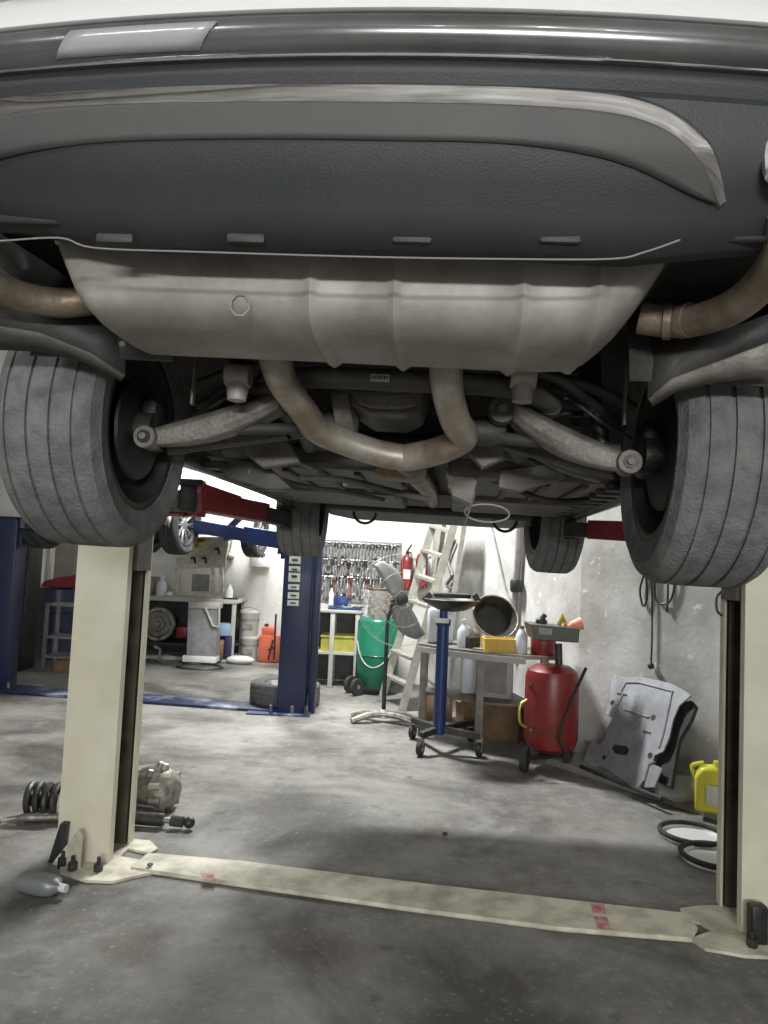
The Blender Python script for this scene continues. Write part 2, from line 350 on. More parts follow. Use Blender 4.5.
# ------------------------------------------------------------------ generic car body (local frame: origin under rear axle at tyre bottom, y forward)
def lerp(t, pts):
    for (a, va), (b, vb) in zip(pts, pts[1:]):
        if t <= b:
            k = (t-a)/(b-a) if b > a else 0; k = max(0, min(1, k)); return va+(vb-va)*k
    return pts[-1][1]
def car_body(root, wb, paint='white', rear=-.93, front=None, hw=.93, top=1.66, sill=.34, ar=.435, cz=.36, zr=.86, belt=1.02):
    front = front or wb+.86
    half = [(rear, hw*.84), (rear+.10, hw*.93), (rear+.3, hw*.985), (rear+.7, hw), (wb+.1, hw), (wb+.5, hw*.95), (front-.15, hw*.85), (front, hw*.66)]
    blt = [(rear, belt), (wb-.2, belt), (wb+.3, belt-.05), (front-.2, belt-.17), (front, belt-.38)]
    ys = sorted(set([round(rear+(front-rear)*i/70, 4) for i in range(71)]))
    def lower(y):
        z = lerp(y, [(rear, zr), (rear+.02, zr), (-.74, zr), (-.71, .62), (-.5, .60), (-.44, sill), (wb+.4, sill), (wb+.6, sill+.02), (front, sill+.05)])
        for c in (0, wb):
            d = abs(y-c)
            if d < ar: z = max(z, cz+.04+math.sqrt(ar*ar-d*d))
        return z
    for s in (-1, 1):
        rows = []
        for y in ys:
            h = lerp(y, half); zl = lower(y); zt = lerp(y, blt); zl = min(zl, zt-.02)
            row = []
            for k in range(9):
                t = k/8; z = zl+(zt-zl)*t
                x = h*(1-.035*abs(2*t-1)**2.2 - .05*max(0, t-.75)*4*.25)
                row.append(Vector((s*x, y, z)))
            row.append(Vector((s*(h-.06), y, zt+.02)))
            rows.append(row)
        MB().grid(rows).build('side_panel', paint, root, world=False, solid=.012)
        for c in (0, wb):        # wheel arch liners
            r2 = []
            for k in range(0, 25):
                a = R(8+164*k/24); yy = c-math.cos(a)*(ar+.0); zz = cz+.04+math.sin(a)*(ar+.0)
                r2.append([Vector((s*hw*q, yy, zz)) for q in (.97, .85, .7, .58)])
            MB().grid(r2).build('wheel_arch_liner', 'under', root, world=False, solid=.006)
    # bonnet, roof, glass
    def cross(y, zt, hh, drop): return [Vector((hh*q, y, zt-drop*abs(q)**2.5)) for q in (-1, -.8, -.5, -.2, 0, .2, .5, .8, 1)]
    ws = wb-.35
    MB().grid([cross(y, lerp(y, blt)+lerp(y, [(ws, .08), (wb+.3, .06), (front, .02)]), lerp(y, half)-.05, .05) for y in [ws+.0+(front-ws)*i/12 for i in range(13)]]).build('bonnet', paint, root, world=False, solid=.01)
    MB().grid([[Vector((lerp(front, half)*q, front+.03*(1-q*q), z)) for q in (-1, -.6, -.2, .2, .6, 1)] for z in (sill+.05, .45, .6, blt[-1][1]+.02)]).build('front_bumper', paint, root, world=False, solid=.02)
    rf = [(rear+.22, top-.06), (rear+.7, top), (wb-1.35, top), (wb-1.05, top-.06)]
    MB().grid([cross(y, lerp(y, rf), hw*.70, .06) for y in [rear+.22+(wb-1.05-rear-.22)*i/10 for i in range(11)]]).build('roof', paint, root, world=False, solid=.01)
    gl = MB()
    for s in (-1, 1):
        gl.grid([[Vector((s*(hw-.06), rear+.25, belt+.02)), Vector((s*(hw-.06), ws, belt+.03))], [Vector((s*hw*.70, rear+.30, top-.12)), Vector((s*hw*.70, wb-1.1, top-.12))]])
    gl.build('side_window', 'gloss', root, world=False, solid=.006)
    MB().grid([[Vector((-(hw-.09), ws+.05, belt+.07)), Vector((0, ws+.12, belt+.1)), Vector((hw-.09, ws+.05, belt+.07))], [Vector((-hw*.68, wb-1.06, top-.11)), Vector((0, wb-1.04, top-.06)), Vector((hw*.68, wb-1.06, top-.11))]]).build('windscreen', 'gloss', root, world=False, solid=.006)
    # tailgate with rear window
    tgx = (-1, -.85, -.5, 0, .5, .85, 1)
    def tg(zs, ys_, m, nm, hh): MB().grid([[Vector((h_*q, y+.05*q*q*q*q, z)) for q in tgx] for z, y, h_ in zip(zs, ys_, hh)]).build(nm, m, root, world=False, solid=.014)
    tg((zr, .95, belt+.08), (rear-.03, rear-.02, rear+.03), paint, 'tailgate', (hw*.86, hw*.87, hw*.84))
    tg((belt+.08, top-.14), (rear+.03, rear+.2), 'gloss', 'rear_window', (hw*.8, hw*.68))
    tg((top-.14, top-.07), (rear+.2, rear+.22), paint, 'tailgate_spoiler', (hw*.68, hw*.69))

# ------------------------------------------------------------------ the raised car above the camera
CAR = T('raised_car', 'white car raised overhead on the beige lift, seen from behind and below', 'car', (.04, 2.15, 1.545), (0, R(1.2), R(-5.35)))
MC = WM[CAR]; MCi = MC.inverted(); camL = MCi @ CAM
def CL(px, py, y):
    q = MCi.to_3x3() @ ray(px, py); return camL + q*((y-camL.y)/q.y)
def cb(mb, name, m, parent=None, **k): return mb.build(name, m, parent or CAR, world=False, **k)
WB = 2.65
car_body(CAR, WB, rear=-.93, ar=.44, cz=.36, sill=.33)
for x in (-.915, .835):
    s = 1 if x > 0 else -1
    wheel(CAR, (x, 0, .36), s, w=.29); wheel(CAR, (x*(.95 if x > 0 else .90), WB, .36), s, w=.27, steer=R(4))
def bc(x): x = abs(x); return .10*x*x + 3.0*max(0, x-.70)**2
SY = [(.555, -.86), (.565, -.89), (.585, -.915), (.70, -.985), (.775, -1.0), (.795, -.985), (.826, -1.0), (.888, -1.02), (.96, -1.0)]
def S(x, z, off=0): return Vector((x, lerp(z, SY)-off+bc(x), z))
bx = [-.93+1.86*i/60 for i in range(61)]
def zl_(x, z): return z+max(0, abs(x)-.42)*.16*max(0, (.70-z)/.14)
cb(MB().grid([[S(x, z)+Z*(zl_(x, z)-z) for x in bx] for z in (.557, .565, .575, .585, .61, .65, .70, .74, .775, .785, .795, .81, .826)]), 'bumper_skin', 'plast', solid=.006)
cb(MB().grid([[S(x, z, o) for x in bx] for z, o in ((.826, 0), (.830, .016), (.840, .024), (.856, .026), (.872, .020), (.884, .008), (.888, -.01))]), 'bumper_strip', 'dchrome', solid=.004)
cb(MB().grid([[S(x, z, o) for x in bx] for z, o in ((.888, -.004), (.893, .012), (.93, .018), (.965, .0), (.97, -.03))]), 'bumper_upper', 'white', solid=.004)
# reflection in the gloss strip built as a pale patch, left of the middle
cb(MB().grid([[S(x+(z-.85)*.9, z, o) for x in [-.545+.26*i/8 for i in range(9)]] for z, o in ((.832, .022), (.842, .029), (.856, .030), (.868, .026))]), 'strip_reflection', 'reflpatch', solid=.003, label='long pale patch painted as a reflection in the bumper strip')
cb(MB().tube([S(x, .828, .012) for x in bx[2:-2]], .003, 8), 'bumper_strip_edge', 'chrome')
# chrome arc and the grey diffuser panel below it
chp = [(-.84, .60), (-.825, .66), (-.79, .72), (-.73, .757), (-.64, .771), (-.5, .773), (-.25, .770), (0, .768), (.2, .768), (.33, .765), (.41, .757), (.47, .738), (.515, .708), (.545, .675), (.568, .635)]
cp_ = smoothpath([Vector((a, 0, b)) for a, b in chp], 5)
rings = []
for i, p in enumerate(cp_):
    t = (cp_[min(i+1, len(cp_)-1)]-cp_[max(i-1, 0)]).normalized(); nrm = Vector((-t.z, 0, t.x)); f = min(1, (len(cp_)-1-i)/16+.35, i/16+.35)
    rings.append([S((p+nrm*a*f).x, (p+nrm*a*f).z, o) for a, o in ((.0155, -.004), (.014, .010), (.006, .017), (-.004, .014), (-.0145, .008), (-.0155, -.004))])
cb(MB().rings(rings), 'chrome_trim', 'chrome')
lo = smoothpath([Vector((a, 0, b)) for a, b in ((-.835, .60), (-.81, .635), (-.77, .66), (-.70, .685), (-.5, .70), (-.25, .700), (0, .698), (.2, .698), (.33, .69), (.41, .677), (.47, .66), (.52, .645), (.56, .637))], 6)
def at_x(path, x):
    for a, b in zip(path, path[1:]):
        if a.x <= x <= b.x: return a.z+(b.z-a.z)*(x-a.x)/max(1e-6, b.x-a.x)
    return path[-1].z if x > path[-1].x else path[0].z
cols = []
for i in range(70):
    x = -.828+(.558+.828)*i/69; a, b = at_x(cp_, x)-.008, at_x(lo, x)
    cols.append([S(x, a+(b-a)*k/6, .004) for k in range(7)])
cb(MB().grid(cols), 'diffuser_panel', 'plastg', solid=.006)
# clip tabs and seam wire under the bumper edge
for px in (115, 246, 412, 560):
    p = CL(px, 241, -.90); cb(MB().box(p+Z*.004, (.07, .012, .018), bev=.005), 'clip_tab', 'plast')
cb(MB().tube(smoothpath([CL(*q, -.925) for q in ((-40, 243), (0, 241), (60, 238), (95, 248), (200, 252), (370, 257), (500, 259), (610, 259), (645, 252), (680, 240))], 5), .0017, 8), 'seam_strip', 'seam', label='thin pale edge strip under the bumper')
cb(MB().grid([[Vector((x, y, z)) for x in (-.88, -.4, 0, .4, .88)] for y, z in ((-.87, .60), (-.83, .64), (-.78, .68), (-.4, .70), (.2, .68), (.35, .62), (.52, .46))]), 'boot_floor', 'under', solid=.01)
# exhaust silencer
def mz(x): return lerp(x, [(-.70, .635), (-.69, .60), (-.655, .53), (-.635, .495), (-.60, .468), (-.2, .468), (.30, .465), (.38, .468), (.43, .485), (.48, .53), (.52, .585), (.545, .63)])
st = [-.70, -.69, -.67, -.655, -.64, -.61, -.59, -.5, -.40]
ribs = [-.145, .02, .265, .405]
for rx in ribs: st += [rx-.018, rx-.007, rx, rx+.007, rx+.018]
st += [-.28, -.2, .1, .18, .34, .43, .46, .49, .52, .535, .545]
st = sorted(st); rg = []
for x in st:
    zb, zt = mz(x), .665; grow = .012 if x in ribs else (.008 if any(abs(abs(x-r)-.007) < 1e-6 for r in ribs) else 0)
    hy = lerp(x, [(-.70, .15), (-.62, .19), (.44, .20), (.53, .16), (.545, .13)])+grow
    zc, hz = (zb+zt)/2, (zt-zb)/2+grow; ring = []
    for j in range(40):
        a = 2*math.pi*j/40; c, s_ = math.cos(a), math.sin(a); e = 2/3.4
        ring.append(Vector((x+( .0), -.56+hy*math.copysign(abs(c)**e, c), zc+hz*math.copysign(abs(s_)**e, s_))))
    rg.append(ring)
MUF = cb(MB().rings(rg), 'silencer', 'alu', smooth=50, label='wide ribbed transverse silencer')
cb(MB().tube(smoothpath([Vector((x, -.757 if -.66 < x < .5 else -.71, .632)) for x in (-.70, -.66, -.5, -.2, .1, .4, .5, .535)], 4), .009, 8, flat=.5), 'silencer_seam', 'alu', MUF)
q = CL(240, 305, -.752); cb(MB().tube([q+Vector((math.cos(k*.785+.39)*.020, 0, math.sin(k*.785+.39)*.022)) for k in range(8)], .002, 6, loop=True), 'silencer_stamp', 'alu', MUF)
cb(MB().cyl(CL(122, 344, -.70), CL(122, 344, -.66), .006), 'drain_hole', 'blackm', MUF)
# heat shield above the silencer
cb(MB().grid([[Vector((x, y, z)) for x in (-.66, -.3, 0, .3, .54, .58)] for y, z in ((-.80, .64), (-.78, .662), (-.5, .675), (-.2, .66))]), 'heat_shield', 'under2', solid=.004)
# down pipes, Y joint and centre pipe
def cpipe(pts, r, name, m, **k): return cb(MB().tube(smoothpath(pts, 6), r, 20), name, m, **k)
PJ = CL(405, 458, .12)
cpipe([CL(272, 345, -.36), CL(276, 362, -.34), CL(284, 384, -.22), CL(305, 413, -.08), CL(318, 430, 0), CL(345, 442, .06), CL(378, 453, .10), PJ], .041, 'exhaust_pipe', 'pipe', label='left bent exhaust pipe with heat-tinted elbow')
cpipe([CL(445, 352, -.36), CL(446, 372, -.32), CL(449, 398, -.22), CL(456, 422, -.12), CL(464, 436, -.02), CL(450, 446, .03), CL(430, 453, .09), PJ], .042, 'exhaust_pipe', 'pipe', label='right bent exhaust pipe dropping straight from the silencer')
cb(MB().tube([CL(272, 348, -.36), CL(275, 360, -.34)], .040, 20), 'pipe_collar', 'pipe')
cb(MB().tube([CL(445, 350, -.36), CL(445.5, 362, -.34)], .041, 20), 'pipe_collar', 'pipe')
cpipe([PJ+Vector((0, -.03, .01)), PJ+Vector((.0, .05, -.0)), PJ+Vector((.01, .25, -.01)), Vector((.02, .75, .33)), Vector((.03, 1.5, .36)), Vector((.03, 2.3, .37))], [.040]*6+[.044]*0 or .040, 'centre_pipe', 'rust') if False else \
cpipe([PJ+Vector((0, .03, .01)), PJ+Vector((0, .09, 0)), PJ+Vector((.01, .3, 0)), Vector((.02, .75, .34)), Vector((.03, 1.5, .37)), Vector((.03, 2.3, .38))], .040, 'centre_pipe', 'rust')
cb(MB().lathe([(.03, -.09), (.050, -.07), (.056, -.03), (.056, .04), (.05, .07), (.03, .09)], o=PJ+Vector((-.03, .18, .0)), ax=(.9, .5, 0), seg=28), 'pipe_resonator', 'rust')
# tail pipes to both corners
cpipe([CL(640, 318, -.52), CL(672, 322, -.54), CL(705, 318, -.60), CL(738, 304, -.68), CL(764, 280, -.76), CL(782, 250, -.84), CL(790, 215, -.90)], .034, 'tail_pipe', 'rust', label='brown heat-tinted tail pipe curving to the right corner')
cpipe([CL(92, 300, -.52), CL(60, 303, -.54), CL(20, 296, -.60), CL(-15, 280, -.68), CL(-45, 255, -.76), CL(-60, 225, -.86)], .034, 'tail_pipe', 'rust', label='brown heat-tinted tail pipe curving to the left corner')
cb(MB().tube([CL(664, 322, -.535), CL(672, 322, -.54)], .038, 20).tube([CL(682, 321, -.555), CL(690, 320, -.57)], .037, 20), 'pipe_clamp', 'rust')
for cx_ in (.70, -.84):
    o = S(cx_, .70); pts = [o+Vector((math.copysign(abs(math.cos(R(a)))**.6, math.cos(R(a)))*.075, -.012, math.copysign(abs(math.sin(R(a)))**.6, math.sin(R(a)))*.05)) for a in range(0, 360, 15)]
    cb(MB().tube(pts, .008, 8, loop=True), 'exhaust_tip', 'chrome'); 
    cb(MB().prism([p+Vector((0, .004, 0)) for p in pts], (0, .01, 0)), 'exhaust_tip_opening', 'blackm')
# lower corner of the bumper / arch lip in front of each tyre
cb(MB().grid([[CL(648, 398, -.44), CL(672, 378, -.47), CL(705, 366, -.50), CL(740, 353, -.53), CL(780, 338, -.56)], [CL(652, 405, -.42), CL(676, 390, -.44), CL(708, 382, -.46), CL(742, 378, -.48), CL(780, 374, -.50)]]), 'arch_lip', 'alu2', solid=.012)
cb(MB().grid([[CL(648, 398, -.44), CL(672, 378, -.47), CL(705, 366, -.50), CL(740, 353, -.53), CL(780, 338, -.56)], [CL(650, 330, -.40), CL(680, 330, -.44), CL(705, 332, -.50), CL(740, 325, -.53), CL(780, 310, -.58)]]), 'splash_guard', 'under', solid=.008)
cb(MB().grid([[CL(-22, 318, -.56), CL(-10, 324, -.54), CL(40, 332, -.51), CL(90, 352, -.47), CL(125, 375, -.44)], [CL(-22, 348, -.50), CL(-10, 348, -.48), CL(40, 350, -.46), CL(88, 362, -.44), CL(122, 380, -.42)]]), 'arch_lip', 'under2', solid=.012)
cb(MB().grid([[CL(-22, 318, -.56), CL(-10, 324, -.54), CL(40, 332, -.51), CL(90, 352, -.47), CL(125, 375, -.44)], [CL(-22, 290, -.58), CL(-10, 296, -.54), CL(40, 305, -.51), CL(90, 310, -.45), CL(125, 320, -.40)]]), 'splash_guard', 'under', solid=.008)
# rear subframe, differential, suspension
cb(MB().tube(smoothpath([Vector((-.42, .02, .50)), Vector((-.30, -.08, .52)), Vector((0, -.12, .515)), Vector((.30, -.08, .52)), Vector((.42, .02, .50))], 5), .038, 12, flat=.8)
   .tube(smoothpath([Vector((-.42, .02, .50)), Vector((-.36, .3, .44)), Vector((-.38, .5, .42))], 5), .035, 12).tube(smoothpath([Vector((.42, .02, .50)), Vector((.36, .3, .44)), Vector((.38, .5, .42))], 5), .035, 12)
   .tube([Vector((-.38, .45, .42)), Vector((.38, .45, .42))], .03, 12), 'rear_subframe', 'under2')
D = CL(390, 398, .08)
cb(MB().prism([D+Vector(q) for q in ((-.13, -.05, .07), (.13, -.05, .07), (.10, -.07, -.05), (.05, -.07, -.075), (-.05, -.07, -.075), (-.11, -.07, -.04))], (0, .2, -.01)), 'differential', 'under2', bev=.012)
cb(MB().prism([D+Vector(q) for q in ((-.13, -.085, .055), (.12, -.085, .055), (.09, -.085, -.035), (.04, -.085, -.05), (-.05, -.085, -.05), (-.09, -.085, -.035))], (0, .02, 0)), 'differential_cover', 'alu2', bev=.006)
for q in ((-.11, .045), (.10, .045), (.075, -.03), (-.075, -.03), (0, -.043), (0, .048)): cb(MB().cyl(D+Vector((q[0], -.10, q[1])), D+Vector((q[0], -.08, q[1])), .009, seg=6), 'cover_bolt', 'alu2')
cb(MB().lathe([(.05, -.04), (.085, -.03), (.085, .02), (.06, .03)], o=D+Vector((-.135, .02, -.035)), ax=(1, 0, .2), seg=24), 'drive_flange', 'alu2')
cb(MB().box(CL(380, 378, -.16), (.052, .004, .02)), 'part_sticker', 'paper', label='small white part sticker')
mb = MB(); q = CL(380, 378, -.165)
for k in range(7): mb.box(q+Vector((-.02+.0065*k, -.001, .002)), (.003, .002, .009))
cb(mb, 'sticker_print', 'ink')
for s in (-1, 1):     # half shafts, anti-roll bar, lower arms, links, dampers, knuckles
    cb(MB().tube([D+Vector((s*.13, .1, 0)), Vector((s*.30, .06, .40)), Vector((s*.62, .0, .37))], .018, 14).lathe([(.02, -.05), (.042, -.04), (.045, 0), (.038, .03), (.03, .05), (.02, .06)], o=Vector((s*.24, .08, .42)), ax=(s, 0, 0)), 'half_shaft', 'under')
    hx = .77 if s < 0 else .70
    cb(MB().box((s*hx, .03, .38), (.05, .11, .16), bev=.02).cyl((s*(hx-.02), 0, .36), (s*(hx+.03), 0, .36), .055), 'wheel_hub', 'blackm')
    cb(MB().lathe([(.06, -.004), (.15, -.004), (.155, .004), (.06, .004)], o=(s*(hx+.035), 0, .36), ax=(s, 0, 0)), 'dust_shield', 'blackm')
    e = CL(148, 438, -.05) if s < 0 else CL(628, 463, -.05); i0 = CL(283, 400, .02) if s < 0 else CL(512, 412, .02); i1 = i0+Vector((s*.02, .10, -.02))
    # pressed lower arm: tapered channel with an eye at the wheel end
    n_ = 10; rows = []
    for k in range(n_+1):
        t = k/n_; c = e.lerp(i0, t)+Vector((0, 0, -.018*math.sin(math.pi*t))); wz = .026+.014*math.sin(math.pi*t)+.006*t; wy = .028+.05*t
        rows.append([c+Vector((0, -wy*.2, wz)), c+Vector((0, -wy*.55, .6*wz)), c+Vector((0, -wy*.62, -.3*wz)), c+Vector((0, -wy*.4, -wz)), c+Vector((0, wy*.8, -wz)), c+Vector((0, wy*.8, wz))])
    LA = cb(MB().rings(rows), 'lower_arm', 'alu2', bev=.006)
    cb(MB().lathe([(.018, -.03), (.032, -.03), (.035, -.02), (.035, .03), (.018, .03)], o=e, ax=(0, 1, 0), seg=24), 'bush_eye', 'alu2', LA)
    cb(MB().cyl(e-Y*.036, e+Y*.03, .019, seg=20), 'bush_rubber', 'blackm', LA)
    cb(MB().cyl(e-Y*.045, e-Y*.02, .011, seg=6), 'bolt', 'alu2', LA)
    cb(MB().lathe([(.01, -.035), (.038, -.035), (.042, 0), (.038, .035), (.01, .035)], o=i0+Vector((-s*.03, 0, .0)), ax=(0, 1, 0), seg=24), 'inner_bush', 'under2')
    cb(MB().cyl(i0+Vector((-s*.03, -.05, 0)), i0+Vector((-s*.03, .05, 0)), .014, seg=6), 'inner_bolt', 'alu2')
    # second arm behind it
    a, b = (CL(215, 425, .25), CL(300, 405, .20)) if s < 0 else (CL(585, 462, .25), CL(500, 425, .22))
    e2 = e+Vector((s*.0, .14, -.01)); i2 = i0+Vector((-s*.06, .26, -.04))
    cb(MB().bar(e2, i2, .06, .03).tube([e2, i2], .022), 'rear_link', 'under2', bev=.004)
    # anti-roll bar
    cb(MB().tube(smoothpath([Vector((0, -.16, .56)), Vector((s*.25, -.17, .555)), Vector((s*.40, -.16, .535)), Vector((s*.50, -.08, .50)), Vector((s*.60, .0, .46)), Vector((s*.63, .02, .44))], 5), .012, 10), 'anti_roll_bar', 'blackm')
    q = CL(238, 383, -.17) if s < 0 else CL(523, 384, -.17)
    cb(MB().lathe([(.012, -.034), (.030, -.034), (.034, -.028), (.034, .028), (.030, .034), (.012, .034)], o=q+Z*.02, ax=(1, 0, 0)).lathe([(.01, -.04), (.026, -.035), (.03, 0), (.026, .03), (.018, .034)], o=q-Z*.014, ax=(0, 0, 1)).box(q+Z*.0, (.062, .05, .012), bev=.003), 'bar_bracket', 'alu')
    # coil spring and damper
    sp = Vector((s*.47, .10, .40)); pts = [sp+Vector((math.cos(a*.35)*.055, math.sin(a*.35)*.055, a*.35/6.283*.045)) for a in range(0, 110)]
    cb(MB().tube(pts, .007, 7), 'coil_spring', 'blackm')
    cb(MB().cyl((s*.60, .12, .36), (s*.53, .14, .72), .024).cyl((s*.56, .13, .5), (s*.53, .14, .80), .034), 'damper', 'blackm')
    cb(MB().tube(smoothpath([Vector((s*.66, .02, .50)), Vector((s*.5, .0, .56)), Vector((s*.36, .02, .58))], 5), .016, 10), 'upper_arm', 'under')
    cb(MB().bar(Vector((s*.60, -.12, .42)), Vector((s*.60, -.12, .58)), .02, .006), 'height_sensor_rod', 'alu2')
    q = CL(268, 396, -.05) if s < 0 else CL(498, 418, -.05)
    # brake hose and cable
    cb(MB().tube(smoothpath([Vector((s*.66, .06, .42)), Vector((s*.56, -.04, .44)), Vector((s*.46, -.02, .52)), Vector((s*.40, .05, .60))], 5), .006, 8), 'brake_hose', 'blackm')
    # curved trim under the arm
    cb(MB().tube(smoothpath([CL(270+(0 if s < 0 else 250), 440, .5), CL(283 if s < 0 else 505, 457, .5), CL(318 if s < 0 else 480, 470, .52)], 5), .012, 8, flat=.4), 'heat_shield_lip', 'alu2')
# tank and underbody trays
def tray(pts, y0, y1, z, dz, m, name):
    mb = MB(); a = [Vector((x, y, z)) for x, y in pts]; mb.prism(a, (0, 0, dz)); return cb(mb, name, m, bev=.02)
tray([(-.76, .62), (-.10, .58), (-.08, 1.35), (-.72, 1.40)], 0, 0, .345, .09, 'under2', 'underbody_tray')
tray([(.13, .58), (.78, .62), (.74, 1.40), (.12, 1.35)], 0, 0, .345, .09, 'under2', 'underbody_tray')
tray([(-.83, 1.42), (-.12, 1.40), (-.12, 2.25), (-.80, 2.20)], 0, 0, .325, .08, 'under2', 'underbody_tray')
tray([(.14, 1.40), (.83, 1.42), (.80, 2.20), (.14, 2.25)], 0, 0, .325, .08, 'under2', 'underbody_tray')
tray([(-.62, 2.28), (.62, 2.28), (.70, 2.9), (.6, 3.35), (-.6, 3.35), (-.70, 2.9)], 0, 0, .30, .05, 'under', 'front_undertray')
cb(MB().box((0, 1.45, .45), (1.72, 1.9, .03)), 'floor_pan', 'under')
for s in (-1, 1):
    cb(MB().bar((s*.84, .46, .36), (s*.84, 2.12, .345), .05, .07), 'sill', 'under', bev=.01)
    for k in range(9): cb(MB().box((s*.76, .62+.17*k, .335), (.10, .06, .03), bev=.006), 'sill_clip', 'blackm')
    for k in range(4): cb(MB().bar((s*(.22+.14*k), .66, .340), (s*(.24+.13*k), 1.32, .340), .025, .016), 'tray_rib', 'under')
for pts_, y_, m_, nm in (
    ([(205, 455), (262, 462), (292, 488), (268, 490), (228, 478)], .60, 'under2', 'shield_panel'),
    ([(232, 442), (288, 440), (300, 462), (262, 468)], .45, 'alu2', 'shield_panel'),
    ([(500, 470), (556, 462), (566, 478), (520, 492), (498, 488)], .58, 'alu2', 'shield_panel'),
    ([(470, 428), (497, 436), (506, 458), (482, 468), (468, 452)], .30, 'alu2', 'foil_shield'),
    ([(336, 408), (350, 402), (357, 424), (345, 434), (334, 428)], .12, 'alu2', 'foil_shield'),
    ([(455, 395), (470, 398), (472, 420), (462, 424)], .10, 'under2', 'mount_bracket'),
    ([(296, 395), (310, 392), (316, 408), (304, 414)], .10, 'under2', 'mount_bracket')):
    cb(MB().prism([CL(*q, y_) for q in pts_], (0, .05, .0)), nm, m_, bev=.005)
for pts_, y_, r_, m_ in (([(255, 470), (300, 485), (345, 492), (385, 500)], .7, .009, 'blackm'), ([(300, 478), (345, 480), (395, 492), (430, 500)], .6, .012, 'under2'),
    ([(460, 470), (500, 482), (545, 500), (590, 500)], .75, .012, 'blackm'), ([(480, 465), (520, 452), (560, 470), (600, 482)], .55, .008, 'alu2'), ([(320, 372), (300, 395), (285, 420), (290, 440)], .2, .007, 'blackm'),
    ([(330, 385), (360, 392), (420, 390), (450, 380)], -.02, .008, 'blackm')):
    cb(MB().tube(smoothpath([CL(*q, y_) for q in pts_], 5), r_, 8), 'brake_line', m_)
for q in ((345, 484), (405, 488), (520, 484), (560, 480), (250, 472), (450, 486)):
    cb(MB().cyl(CL(*q, .64), CL(*q, .60), .010, seg=6), 'tray_bolt', 'alu2')
# wide silver heat shields beside the centre pipe and a loose cable loop
cb(MB().prism([CL(*q, .45) for q in ((520, 468), (553, 492), (528, 505), (497, 492), (508, 476))], (0, .2, .01)), 'heat_shield_plate', 'alu2', bev=.004) if False else None
cb(MB().prism([CL(*q, .62) for q in ((443, 470), (460, 462), (478, 480), (472, 505), (452, 496))], (0, .12, .0)), 'gear_linkage_cover', 'alu2', bev=.004)
cb(MB().prism([CL(*q, .62) for q in ((478, 487), (470, 512), (464, 528), (469, 505))], (0, .012, 0)), 'hanging_strap', 'blackm')
cb(MB().tube(arc(CL(487, 513, .7), .085, Vector((1, 0, 0)), Vector((0, .3, .42)), 0, 360, 30)[:-1], .0035, 6, loop=True), 'cable_loop', 'cable', label='thin pale loop of cable hanging down')
cb(MB().tube(arc(CL(365, 512, 2.4), .07, X, Z, 180, 360, 12), .009, 8), 'tow_loop', 'blackm')
cb(MB().tube(arc(CL(505, 520, 2.4), .07, X, Z, 180, 360, 12), .009, 8), 'tow_loop', 'blackm')

# ------------------------------------------------------------------ lifts
def lift_column(t, px0, inner, yc, sgn, m, h=2.95, w=.27, d=.30, rot=0., lab=None, face=0.):
    """C-section column open towards the car; (inner, yc) = inner front edge at the floor, sgn=+1 when the column is on the left"""
    b = MB(); x = inner; s = -sgn; th = .012; lip = .05
    Rz_ = Matrix.Translation(Vector((x, yc, 0))) @ Matrix.Rotation(rot, 4, 'Z')
    pts = [(0, 0), (s*w, 0), (s*w, d), (0, d), (0, d-lip), (s*th, d-lip), (s*th, d-th), (s*(w-th), d-th), (s*(w-th), th), (s*th, th), (s*th, lip), (0, lip)]
    b.prism([Rz_ @ Vector((p[0], p[1], 0.012)) for p in pts], (0, 0, h)); o = b.build('column', m, t, smooth=20, label=lab)
    MB().prism([Rz_ @ Vector((p[0], p[1], .02)) for p in [(s*.02, th+.004), (s*(w-th-.004), th+.004), (s*(w-th-.004), d-th-.004), (s*.02, d-th-.004), (s*.02, d-lip-.01), (s*(w*.7), d-lip-.03), (s*(w*.7), lip+.03), (s*.02, lip+.01)]], (0, 0, h-.02)).build('column_channel', 'channeld', t, smooth=20)
    MB().prism([Rz_ @ Vector((p[0], p[1], 1.45)) for p in [(-s*.02, lip+.01), (s*(w*.68), lip+.035), (s*(w*.68), d-lip-.035), (-s*.02, d-lip-.01)]], (0, 0, .75)).build('carriage', 'channeld' if m == 'beige' else 'blue', t, smooth=20)
    return Rz_
def arm(t, base, elbow, tip, m, h=.10, w=.12, ext='blackm'):
    base, elbow, tip = Vector(base), Vector(elbow), Vector(tip)
    a = MB().bar(base, elbow, w, h).build('arm', m, t, bev=.006)
    MB().bar(base.lerp(elbow, .8), tip, w*.72, h*.8).build('arm_extension', ext, a, bev=.004)
    MB().cyl(base-Z*h*.8, base+Z*h*.8, w*.45).build('arm_pivot', m, a)
    MB().cyl(tip-Z*h*.5, tip+Z*.08, .035).lathe([(.03, .06), (.06, .065), (.06, .085), (.01, .085)], o=tip, ax=(0, 0, 1)).build('lift_pad', 'rubberd', a)
    return a
BL = T('beige_lift', 'worn beige two-post lift whose posts stand left and right under the raised car', 'car lift', (0.1, 3.6, 0))
GL, GR = G(108, 866), G(741, 936)
ANG = math.atan2(GR.y-GL.y, GR.x-GL.x)
lift_column(BL, 0, GL.x, GL.y, 1, 'beige', rot=ANG*.6, w=.27, d=.30, lab='left beige post')
lift_column(BL, 0, GR.x, GR.y, -1, 'beige', rot=ANG*.6, w=.33, d=.30, lab='right beige post')
